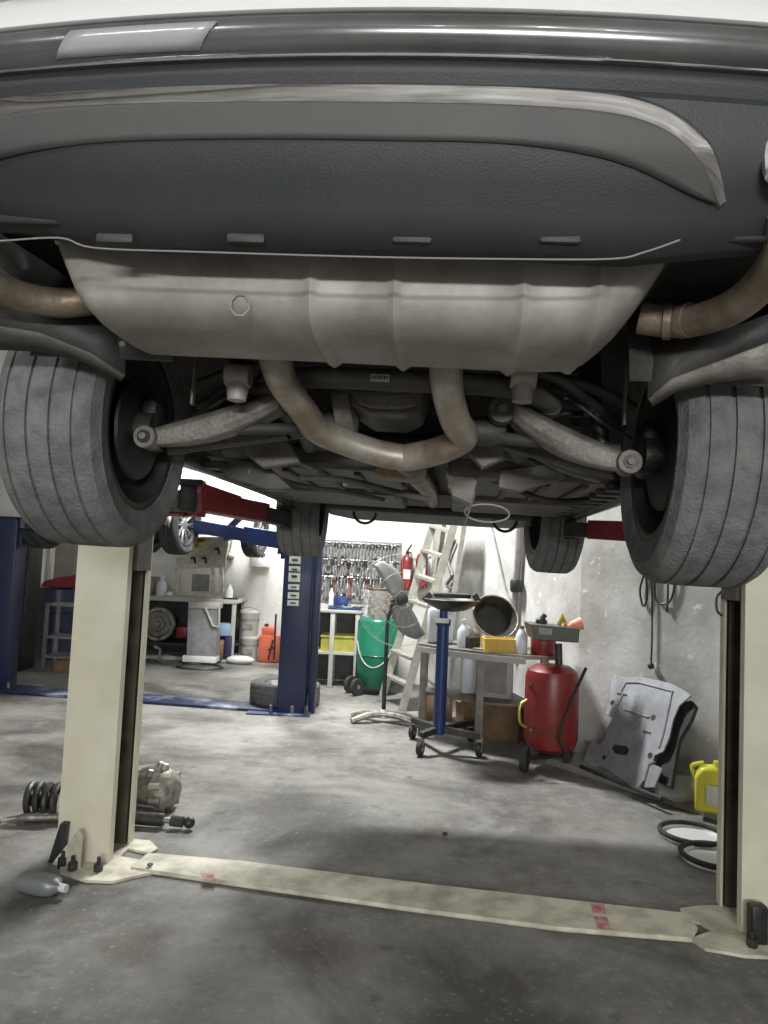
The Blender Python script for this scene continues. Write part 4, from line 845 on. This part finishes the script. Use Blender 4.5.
for k in range(2):
    rows = []
    for i in range(12):
        rr_ = .05+.37*i/11; row = []; t_ = i/11
        for j in range(6):
            wdt = .05+.085*math.sin(math.pi*min(1, .12+t_*.86)); th = (math.pi*k+FANA)+.30*t_*t_-.1; cc = (u*math.cos(th)+v*math.sin(th))*rr_; tt_ = (u*-math.sin(th)+v*math.cos(th))
            row.append(HC+cc+tt_*wdt*(j/5-.5)*1.6+ax*(.05*(j/5-.5)))
        rows.append(row)
    MB().grid(rows).build('blade', 'fan', fn, solid=.006)
for k, (rr_, off) in enumerate(((.44, 0), (.44, .07), (.26, .1), (.08, .11))):
    MB().tube([HC+ax*off+(u*math.cos(2*math.pi*j/40)+v*math.sin(2*math.pi*j/40))*rr_ for j in range(40)], .0018, 6, loop=True).build('guard_ring', 'cable', fn)
for j in range(20):
    a = 2*math.pi*j/20; e_ = u*math.cos(a)+v*math.sin(a)
    MB().tube([HC+ax*.11+e_*.08, HC+ax*.1+e_*.26, HC+ax*.07+e_*.44, HC+e_*.44], .0009, 4).build('guard_wire', 'cable', fn)

# ------------------------------------------------------------------ ladder
LD = T('step_ladder', 'worn aluminium step ladder standing open between the fan and the jack', 'ladder', G(402, 708))
f1, f2 = G(381, 701), G(402, 711); t1, t2 = P(437, 511, 8.35), P(456, 517, 7.95)
for a, b in ((f1, t1), (f2, t2)): MB().bar(a, b, .035, .085, up=X).build('front_rail', 'ladder', LD, bev=.004)
for k in range(1, 8):
    t = k/7.6; p, q = f1.lerp(t1, t), f2.lerp(t2, t); MB().bar(p, q, .10 if k != 2 else .16, .03, up=Z).build('tread', 'ladder', LD)
MB().box((t1+t2)/2+Vector((.05, 0, .01)), (.2, .46, .04), Euler((0, 0, .3)).to_matrix()).build('top_cap', 'ladder', LD)
r1, r2 = G(414, 700)+Vector((.1, .15, 0)), G(431, 712)+Vector((.05, 0, 0))
for a, b in ((r1, t1+Vector((.1, .05, -.02))), (r2, t2+Vector((.1, 0, -.02)))): MB().bar(a, b, .025, .05, up=X).build('rear_rail', 'ladder', LD)
for t in (.12, .45): MB().bar(r1.lerp(t1, t), r2.lerp(t2, t), .03, .02).build('rear_brace', 'ladder', LD)
MB().bar(f2.lerp(t2, .45), r2.lerp(t2, .45), .02, .01).build('spreader', 'ladder', LD)

# ------------------------------------------------------------------ transmission jack
C0 = Vector((.535, 6.2, 0)); tj = T('transmission_jack', 'blue-columned transmission jack with black saddle on four casters', 'jack', C0)
ztop = P(448, 612, 6.2).z
MB().cyl(C0+Z*.16, (C0.x, C0.y, ztop*.93), .052, .05, 24).build('outer_cylinder', 'blueb', tj)
MB().cyl((C0.x, C0.y, ztop*.93), (C0.x, C0.y, ztop+.06), .034).lathe([(.058, 0), (.062, .01), (.062, .05), (.05, .06)], o=(C0.x, C0.y, ztop*.90)).build('ram', 'blueb', tj)
MB().box((C0.x-.02, C0.y-.055, ztop*.94), (.12, .02, .04), bev=.005).build('ram_label', 'wht', tj)
for k, q in enumerate((G(420, 756), G(479, 757), G(413, 742)+Vector((-.0, .12, 0)), G(472, 744)+Vector((0, .1, 0)))):
    q = Vector((q.x, q.y, 0)); MB().bar(C0+Z*.20, q+Z*.165, .055, .05).build('foot', 'blackm', tj, bev=.005)
    w_ = MB().lathe([(.03, -.018), (.058, -.018), (.062, 0), (.058, .018), (.03, .018)], o=q+Z*.062, ax=(.9, -.4, 0), seg=24).build('caster_wheel', 'rubberd', tj)
    MB().lathe([(.001, -.024), (.028, -.02), (.028, .02), (.001, .024)], o=q+Z*.062, ax=(.9, -.4, 0), seg=16).build('caster_hub', 'cast', w_)
    MB().box(q+Z*.12+Vector((0, .01, 0)), (.06, .05, .06), bev=.01).build('caster_fork', 'steel', tj)
S0 = Vector((C0.x+.06, C0.y, P(452, 602, 6.2).z))
MB().lathe([(.04, -.10), (.12, -.085), (.20, -.04), (.235, .0), (.225, .005), (.18, -.03), (.1, -.06), (.04, -.07)], o=S0+Z*.02, seg=28).build('saddle_bowl', 'blackm', tj)
MB().box(S0+Z*.055, (.30, .22, .035), bev=.008).build('saddle_plate', 'blackm', tj)
for a, b in (((-.23, 0, .0), (-.17, 0, .06)), ((.23, 0, .0), (.19, 0, .07))): MB().bar(S0+Vector(a), S0+Vector(b), .05, .02, up=Y).build('saddle_finger', 'blackm', tj)

# ------------------------------------------------------------------ grey metal bench along the right wall
zt2 = .83
GB = T('metal_bench', 'grey metal bench crowded with cans and tubs along the right wall', 'workbench', (1.0, 6.5, 0))
top = [(.36, 6.72), (.62, 6.46), (.95, 6.26), (1.22, 6.16), (1.50, 6.20), (1.46, 6.6), (1.30, 7.1), (.40, 7.12)]
MB().prism([Vector((*p, zt2-.03)) for p in top], (0, 0, .03)).build('benchtop', 'steel', GB)
for a, b in zip(top[:4], top[1:4]): MB().bar(Vector((*a, zt2-.045)), Vector((*b, zt2-.045)), .03, .05).build('edge_rail', 'bench', GB)
for x, y in ((.42, 6.74), (.88, 6.36), (1.40, 6.26), (.45, 7.05), (1.22, 7.05)): MB().box((x, y, (zt2-.03)/2), (.06, .06, zt2-.03)).build('leg', 'steel', GB)
pts = [(.42, 6.76), (.88, 6.38), (1.38, 6.30), (1.25, 7.0), (.45, 7.0)]; MB().prism([Vector((*p, .38)) for p in pts], (0, 0, .02)).build('lower_shelf', 'steel', GB)
def on_bench(px, py, d): p = P(px, py, d); return Vector((p.x, d, zt2))
c = on_bench(440, 640, 6.85); t = T('jerry_can', 'large milky plastic jerry can behind the blue jack column', 'canister', c)
MB().box(c+Z*.16, (.24, .2, .32), bev=.04).build('body', 'jug', t); MB().tube(smoothpath([c+Vector((-.04, 0, .32)), c+Vector((-.03, 0, .37)), c+Vector((.05, 0, .37)), c+Vector((.07, 0, .31))], 4), .014, 8).build('handle', 'jug', t); MB().cyl(c+Vector((-.07, 0, .31)), c+Vector((-.07, 0, .36)), .025).build('cap', 'wht', t)
c = on_bench(463, 646, 6.6); t = T('oil_bottle', 'milky white bottle right of the blue jack column', 'bottle', c)
MB().lathe([(.05, 0), (.055, .01), (.055, .14), (.03, .18), (.016, .2), (.016, .22)], o=c, seg=20).build('body', 'jug', t); MB().cyl(c+Z*.22, c+Z*.245, .02).build('cap', 'wht', t)
c = on_bench(492, 640, 6.72)
t = T('drain_pan', 'black round drain pan tilted up among the cans on the metal bench', 'pan', c); ax2 = Vector((.15, -.75, .45)).normalized()
MB().lathe([(.15, 0), (.155, .005), (.20, .1), (.21, .1), (.212, .11), (.195, .11), (.145, .015), (.001, .012)], o=c+Vector((.0, .06, .22)), ax=ax2, seg=36, caps=False).build('bowl', 'blackm', t)
MB().tube([c+Vector((.0, .06, .22))+ax2*.112+(frame(ax2)[0]*math.cos(a*.2)+frame(ax2)[1]*math.sin(a*.2))*.21 for a in range(31)], .008, 8, loop=False).build('rim', 'cast', t)
c = on_bench(500, 655, 6.42); crate(c, .28, .22, .11, mat('yellow_ochre_crate', (.58, .38, .06), .55), 'yellow ochre crate on the front of the metal bench')
c = on_bench(483, 655, 6.5); tag(MB().box(c+Vector((-.09, .04, .05)), (.10, .1, .10), (0, 0, .5), bev=.01).build('black_box', 'blackm'), 'small black box left of the yellow ochre crate', 'box')
tag(MB().box(c+Vector((-.0, -.10, .008)), (.2, .08, .014), (0, 0, -.5)).build('flat_plate', 'gpanel'), 'flat grey plate lying on the front edge of the metal bench', 'plate')
c = on_bench(521, 655, 6.3); t = T('silver_bottle', 'silver-grey bottle between the ochre crate and the red canister', 'bottle', c)
MB().lathe([(.045, 0), (.05, .01), (.05, .15), (.03, .19), (.018, .21)], o=c, seg=20).build('body', 'jug', t); MB().cyl(c+Z*.21, c+Z*.235, .022).build('cap', 'gpanel', t)
c = on_bench(543, 655, 6.32); t = T('red_canister', 'dark red canister on the right end of the metal bench', 'canister', c)
MB().lathe([(.10, 0), (.105, .01), (.105, .2), (.09, .23), (.03, .25)], o=c, seg=28).build('body', 'redp', t); MB().cyl(c+Z*.25, c+Z*.28, .03).build('cap', 'blackm', t)
for px, py, d, rr_, m, lb in ((466, 632, 6.95, .05, 'cast', 'crumpled grey rag'), (473, 634, 6.98, .04, 'alu2', 'small grey metal casting')):
    c = on_bench(px, py, d); tag(MB().ball(c+Z*(rr_*1.7), rr_*1.5, (1.1, .9, 1.1), 14).build('rag_bundle', m, bev=0), lb+' behind the black drain pan', 'rag' if 'rag' in lb else 'casting')
# under the bench
c = Vector((P(475, 700, 6.75).x, 6.8, .40)); tag(MB().box(c+Vector((0, 0, .19)), (.26, .16, .38), bev=.02).build('plastic_drum', 'jug'), 'pale plastic container under the metal bench behind the blue column', 'container')
c = Vector((P(497, 700, 6.5).x, 6.6, .40)); t = T('framed_board', 'white framed panel standing on the shelf of the metal bench', 'panel', c)
MB().box(c+Z*.195, (.30, .04, .39), (0, 0, -.4), bev=.006).build('board', 'bench', t); MB().box(c+Vector((-.008, -.022, .195)), (.2, .01, .30), (0, 0, -.4)).build('inset', 'gpanel', t)
def carton(px, py, w_, d_, h_, rz, lab):
    g = G(px, py); g = Vector((g.x, g.y+d_/2, 0)); t = T('cardboard_box', lab, 'box', g)
    rot = Euler((0, 0, rz)).to_matrix(); MB().box(g+Z*h_/2, (w_, d_, h_), rot, bev=.004).build('carton', 'brown', t)
    for s in (-1, 1): MB().box(g+rot @ Vector((s*w_*.5, 0, h_)), (.10, d_, .006), rot @ Euler((0, s*.5, 0)).to_matrix()).build('flap', 'brown', t)
carton(506, 742, .34, .26, .33, -.5, 'large brown cardboard box between the jack and the red tank')
carton(440, 722, .24, .26, .25, -.2, 'brown cardboard box under the left end of the metal bench')
carton(470, 730, .2, .2, .28, .3, 'small brown cardboard box under the middle of the metal bench')

# ------------------------------------------------------------------ red tank
K = Vector((P(551, 748, 5.85).x, 5.88, 0)); rt = T('oil_drain_tank', 'tall red pressure tank on wheels with a dark tray on top', 'tank', K)
z0, z1 = .13, P(552, 664, 5.88).z; r = .208
MB().lathe([(.001, z0), (r*.6, z0+.01), (r*.9, z0+.05), (r, z0+.11), (r, z1-.11), (r*.92, z1-.05), (r*.65, z1-.01), (.03, z1)], o=K, seg=44).build('tank_body', 'red2', rt)
for s in (-1, 1):
    o = K+Vector((s*.19-.03, -.12*1 if s < 0 else .08, .10)); wv = MB().lathe([(.05, -.025), (.095, -.025), (.1, 0), (.095, .025), (.05, .025)], o=o, ax=(.8, -.3, 0), seg=28).build('tank_wheel', 'rubberd', rt)
    MB().lathe([(.001, -.03), (.045, -.022), (.045, .022), (.001, .03)], o=o, ax=(.8, -.3, 0), seg=18).build('wheel_hub', 'blackm', wv)
MB().bar(K+Vector((-.2, -.1, .10)), K+Vector((.2, .08, .10)), .03, .03).build('axle', 'blackm', rt)
MB().cyl(K+Vector((.05, 0, z1-.02)), K+Vector((.04, 0, z1+.16)), .03).build('tray_stem', 'blackm', rt)
a, b = P(531, 627, 5.88), P(580, 642, 5.88); zz = (a.z+b.z)/2
MB().prism([P(x, y, 5.70) for x, y in ((531, 624), (535, 640), (579, 643), (580, 629))], (0, .3, .0)).build('tray', 'dgreen', rt, bev=.008)
MB().prism([P(x, y, 5.695) for x, y in ((539, 627), (539, 634), (552, 635), (552, 629))], (0, .004, 0)).build('tray_label', 'gpanel', rt)
MB().tube(smoothpath([P(586, 668, 5.70), P(572, 700, 5.63), P(560, 735, 5.60), P(566, 752, 5.60)], 5), .012, 8).build('tank_hose', 'blackm', rt)
MB().tube(smoothpath([P(527, 700, 5.72), P(520, 706, 5.70), P(520, 722, 5.70), P(526, 727, 5.72)], 5), .012, 8).build('sight_tube', 'brass', rt)
for q in ((530, 684), (531, 730)): MB().cyl(P(*q, 5.74), P(*q, 5.88), .014).build('fitting', 'blackm', rt)
c = P(573, 631, 5.82); tag(MB().lathe([(.012, 0), (.035, .03), (.05, .1), (.052, .11)], o=c+Vector((-.04, 0, .03)), ax=(.9, 0, .28), seg=20).build('funnel', mat('pale_orange', (.75, .30, .18), .5)), 'orange funnel lying on the tray of the red tank', 'funnel')
c = P(562, 629, 5.88); t = T('yellow_bottle', 'small yellow bottle standing in the tray of the red tank', 'bottle', c)
MB().lathe([(.035, 0), (.04, .01), (.038, .06), (.015, .09), (.015, .1)], o=c, seg=16).build('body', 'brass', t); MB().cyl(c+Z*.1, c+Z*.12, .012).build('nozzle', 'yellow', t)
c = P(541, 627, 5.88); tag(MB().ball(c+Z*.04, .045, (1, 1, .9), 14).cyl(c+Z*.06, c+Vector((.03, 0, .10)), .02).build('spray_gun', 'blackm'), 'small black cap-shaped tool in the tray of the red tank', 'tool')

# ------------------------------------------------------------------ pressed undertray leaning on the right wall
bl_, br_ = G(586, 768, .06), G(656, 800, .06); tp = W2(655, 682, .08)
pn_ = (br_-bl_).cross(tp-bl_).normalized()
def SK(px, py): return PL(px, py, bl_, pn_)
sk = T('engine_undertray', 'grey pressed engine undertray leaning against the right wall', 'undertray', (bl_+br_)/2)
if pn_.dot(CAM-bl_) < 0: pn_ = -pn_
outl = [(612, 677), (616, 676), (625, 678), (640, 677), (660, 681), (672, 684), (684, 690), (692, 696), (680, 706), (674, 720), (670, 738), (664, 752), (655, 756), (653, 764), (663, 769), (660, 776), (655, 788), (645, 788), (646, 778), (638, 790), (630, 786), (617, 776), (605, 768), (597, 764), (584, 762), (588, 750), (592, 742), (601, 745), (606, 738), (608, 728), (613, 718), (606, 715), (610, 700)]
MB().prism([SK(*q)-pn_*.004 for q in outl], pn_*.012).build('tray_panel', 'skid', sk, bev=.003)
# raised ribs and dark openings
for q in ([(627, 683), (640, 683), (674, 692), (672, 698)], [(622, 692), (627, 683)], [(626, 710), (650, 718)], [(629, 718), (634, 728), (641, 720)], [(612, 716), (622, 699), (624, 694)], [(645, 735), (638, 756)], [(645, 782), (650, 765), (656, 762)], [(672, 698), (664, 735), (660, 748)]):
    MB().tube([SK(*p)+pn_*.010 for p in q], .010, 8, flat=.8).build('rib', 'skid', sk)
oc, ocu, ocv = SK(622, 750), (SK(636, 756)-SK(622, 750)), (SK(624, 738)-SK(622, 750))
MB().tube([oc+ocu*math.cos(2*math.pi*k/28)*.85+ocv*math.sin(2*math.pi*k/28)*.95+pn_*.010 for k in range(28)], .006, 8, loop=True).build('opening_ring', 'skid', sk)
MB().prism([SK(*q)+pn_*.0085 for q in ((615, 745), (628, 747), (630, 751), (627, 756), (616, 754), (613, 749))], pn_*.002).build('opening', 'blackm', sk)
for q in ((654, 718, 3), (613, 703, 2.5), (651, 756, 3), (605, 758, 2)):
    MB().cyl(SK(q[0], q[1])+pn_*.008, SK(q[0], q[1])+pn_*.011, .012+.004*q[2]*.8, seg=14).build('fixing_hole', 'blackm', sk)
for q in ([(618, 693), (628, 695), (628, 697), (618, 695)], [(644, 731), (652, 733), (652, 735), (644, 733)]):
    MB().prism([SK(*p)+pn_*.0085 for p in q], pn_*.002).build('slot', 'blackm', sk)
MB().tube([bl_+Vector((-.05, -.04, .02)), br_+Vector((.02, -.05, .02))], .016, 8).build('bottom_lip', 'blackm', sk)
q2 = lambda px, py: PL(px, py, br_+(br_-bl_).normalized()*.0-pn_*.07, pn_)
tag(MB().prism([q2(*p) for p in ((676, 715), (684, 704), (694, 702), (699, 708), (694, 722), (682, 742), (678, 765), (674, 790), (655, 780), (662, 755))], pn_*.03).build('wheel_arch_liner', 'rubberd', bev=.006), 'black plastic arch liner leaning behind the grey undertray', 'liner')
c = G(676, 801, .05); ar_ = T('crumpled_liner', 'crumpled grey plastic liner on the floor between the undertray and yellow jug', 'liner', c)
rows = []
for i in range(9):
    row = []
    for j in range(7):
        u_, v_ = i/8, j/6; row.append(c+Vector((-.14+.26*u_+.02*math.sin(5*v_)-.0*v_, .02+.14*v_-.10*u_, .012+.17*math.sin(math.pi*v_*.8)*(.4+.6*u_)+.015*math.sin(9*u_+4*v_))))
    rows.append(row)
MB().grid(rows).build('sheet', 'skid', ar_, solid=.008)
# yellow jug
c = G(713, 813, .05); c = Vector((c.x, c.y+.02, .05)); yj = T('yellow_jug', 'bright yellow plastic jug by the foot of the right beige post', 'jug', c)
rot = Euler((0, 0, -.4)).to_matrix(); hh = .29
MB().prism([c+rot @ Vector(q) for q in ((-.10, -.05, .0), (.10, -.05, 0), (.105, -.05, .2), (.07, -.05, .26), (.02, -.05, .29), (-.06, -.05, .28), (-.105, -.05, .22))], rot @ Vector((0, .12, 0))).build('body', 'yellow', yj, bev=.02)
MB().box(c+rot @ Vector((.02, -.065, .12)), (.11, .006, .12), rot, bev=.002).build('label_patch', 'paper', yj)
MB().tube(smoothpath([c+rot @ Vector(q) for q in ((-.10, .01, .20), (-.12, .01, .27), (-.05, .01, .30))], 4), .014, 8).build('handle', 'yellow', yj)
MB().cyl(c+rot @ Vector((.03, .01, .285)), c+rot @ Vector((.03, .01, .32)), .025).build('cap', 'yellow', yj)
# shiny pans with black rims on the floor
for px, py, r, lb in ((692, 838, .19, 'shiny round pan with black rubber rim on the floor, nearer the wall'), (716, 861, .19, 'shiny round pan with black rubber rim half behind the right post')):
    c = G(px, py); t = T('drain_pan', lb, 'pan', c)
    MB().lathe([(.001, .008), (r*.85, .008), (r*.93, .03), (r*.93, .0), (.001, .0)], o=c, seg=40).build('pan', 'panm', t)
    MB().tube([c+Vector((math.cos(2*math.pi*k/40)*r*.95, math.sin(2*math.pi*k/40)*r*.95, .03)) for k in range(40)], .015, 10, loop=True).build('rubber_rim', 'rubberd', t)

# ------------------------------------------------------------------ services on the right wall
def wtube(pts, r, f, off=.02): return MB().tube(smoothpath([f(x, y, off) for x, y in pts], 5), r, 8)
t = T('conduit', 'grey vertical conduit with a dark valve on the right wall above the bench', 'conduit', W1(516, 640))
wtube([(520, 520), (518, 560), (515, 600), (512, 650)], .035, W1, .05).build('pipe', 'gpanel', t)
MB().lathe([(.05, 0), (.06, .02), (.06, .10), (.05, .12)], o=W1(516, 592, .07), seg=16).build('valve', 'blackm', t)
tag(wtube([(491, 525), (498, 555), (506, 590), (512, 600)], .010, W1).build('air_hose', 'gpanel'), 'thin grey hose running down the wall left of the conduit', 'hose')
tag(wtube([(455, 540), (448, 560), (452, 575), (447, 585), (455, 590)], .022, W1, .04).build('hanging_belt', 'steel'), 'dark belt hanging on the wall beside the ladder', 'belt')
for k, (pts, lb) in enumerate((([(644, 575), (640, 590), (643, 606), (647, 598), (646, 575)], 'thin black wire loop hanging left of the long wall wire'), ([(655, 575), (656, 600), (668, 603), (674, 590), (676, 570)], 'wide black wire loop hanging right of the long wall wire'), ([(667, 570), (668, 590), (667, 612)], 'short straight black wire hanging on the right wall'))):
    tag(wtube(pts, .008, W2).build('wire_loop', 'blackm'), lb, 'wire')
tag(wtube([(651, 570), (652, 600), (652, 640), (651, 664)], .007, W2).ball(W2(651, 666, .03), .025).build('long_wire', 'blackm'), 'long thin wire hanging down the wall to the grey undertray', 'wire')
tag(MB().tube(smoothpath([P(724, 590, 3.6), P(717, 597, 3.6), P(717, 610, 3.6), P(722, 616, 3.6)], 5), .006, 8).build('lift_cable', 'blackm', BL), 'x', 'x') if False else MB().tube(smoothpath([P(724, 590, 3.6), P(717, 597, 3.6), P(717, 610, 3.6), P(722, 616, 3.6)], 5), .006, 8).build('lift_cable', 'blackm', BL)

# ------------------------------------------------------------------ loose parts around the left beige post
c = G(40, 822); st_ = T('suspension_strut', 'suspension spring strut lying left of the left beige post', 'spring strut', c)
o = c+Vector((-.04, .06, .10)); pts = [o+Vector((-.06+.20*a/90, math.cos(a*.28)*.085, math.sin(a*.28)*.085)) for a in range(91)]
MB().tube(pts, .019, 8).build('coil_spring', 'blackm', st_)
MB().tube([o+Vector((-.05, 0, 0)), o+Vector((.30, 0, -.02))], .035, 16).build('damper_body', 'blackm', st_)
MB().lathe([(.09, 0), (.095, .01), (.06, .03), (.03, .03)], o=o+Vector((.14, 0, 0)), ax=(1, 0, 0), seg=24).build('spring_seat', 'cream', st_)
c2 = c+Vector((-.02, -.02, 0)); MB().tube(smoothpath([c2+Vector((-.16, -.06, .03)), c2+Vector((-.05, -.03, .04)), c2+Vector((.12, 0, .04)), c2+Vector((.24, 0, .05))], 4), [.018]*4+[.03]*9, 10, flat=.7).build('lower_mount', 'cast', st_)
MB().lathe([(.012, -.015), (.026, -.015), (.026, .015), (.012, .015)], o=c2+Vector((-.18, -.07, .03)), ax=(0, 0, 1)).build('mount_eye', 'cast', st_)
c = G(160, 828); sa = T('shock_absorber', 'black shock absorber lying on the floor right of the left beige post', 'shock absorber', c)
d_ = Vector((1, -.04, 0)); MB().tube([c+d_*-.28+Z*.05, c+d_*.02+Z*.045], .036, 16).build('tube_body', 'blackm', sa)
MB().tube([c+d_*.02+Z*.045, c+d_*.12+Z*.04], .016, 12).build('rod', 'cast', sa); MB().tube([c+d_*.06+Z*.045, c+d_*.13+Z*.04], .030, 12).build('bump_stop', 'rubberd', sa)
MB().ball(c+d_*.165+Z*.04, .032, seg=16).build('rod_end', 'blackm', sa)
c = G(158, 810); gb = T('transfer_case', 'dirty cast aluminium transfer case lying behind the left beige post', 'gearbox', c)
MB().lathe([(.05, -.24), (.08, -.18), (.09, -.06), (.10, 0), (.12, .04), (.12, .08), (.095, .11), (.05, .13)], o=c+Vector((-.02, .02, .115)), ax=(.93, -.3, .12), seg=26).build('housing', 'cast', gb)
MB().tube([c+Vector((-.3, .05, .16)), c+Vector((.0, .06, .22))], [.05, .045], 14).build('shaft_tube', 'cast', gb)
for k in range(7):
    a = R(-20+k*38); q = c+Vector((-.02, .02, .115))+Vector((.93, -.3, .12)).normalized()*.06; u, v = frame(Vector((.93, -.3, .12))); q2_ = q+(u*math.cos(a)+v*math.sin(a))*.118
    MB().cyl(q2_-Vector((.03, 0, 0)), q2_+Vector((.03, 0, .005)), .022, seg=10).build('bolt_boss', 'cast', gb)
for q in ((-.06, -.02, .22), (.02, .0, .255), (-.02, .05, .25), (-.14, .03, .21)): MB().lathe([(.02, 0), (.028, .02), (.018, .05)], o=c+Vector(q)-Z*.03, ax=(.2, 0, 1), seg=10).build('fitting', 'cast', gb)
g = G(42, 894); bt = T('grey_bottle', 'grey plastic oil bottle lying on its side by the left post', 'bottle', g); ax3 = Vector((1, -.28, 0)).normalized(); sd = Vector((.28, 1, 0)).normalized()
rg = []
for t_, wd_, th_ in ((-.12, .03, .022), (-.11, .05, .035), (-.05, .058, .042), (.03, .056, .042), (.07, .045, .036), (.085, .022, .02), (.10, .015, .015)):
    rg.append([g+ax3*t_+sd*(math.copysign(abs(math.cos(a*.3927))**.7, math.cos(a*.3927))*wd_)+Z*(.043+math.copysign(abs(math.sin(a*.3927))**.7, math.sin(a*.3927))*th_) for a in range(16)])
MB().rings(rg).build('body', mat('grey_oil_bottle', (.19, .20, .21), .35, .2), bt, smooth=50)
MB().cyl(g+ax3*.095+Z*.043, g+ax3*.125+Z*.043, .018).build('cap', 'wht', bt)
tag(MB().ball(G(445, 835)+Z*.008, .012, (1.4, 1, .8), 8).build('pebble', 'blackm'), 'tiny black pebble on the floor beyond the beige floor plate', 'pebble')
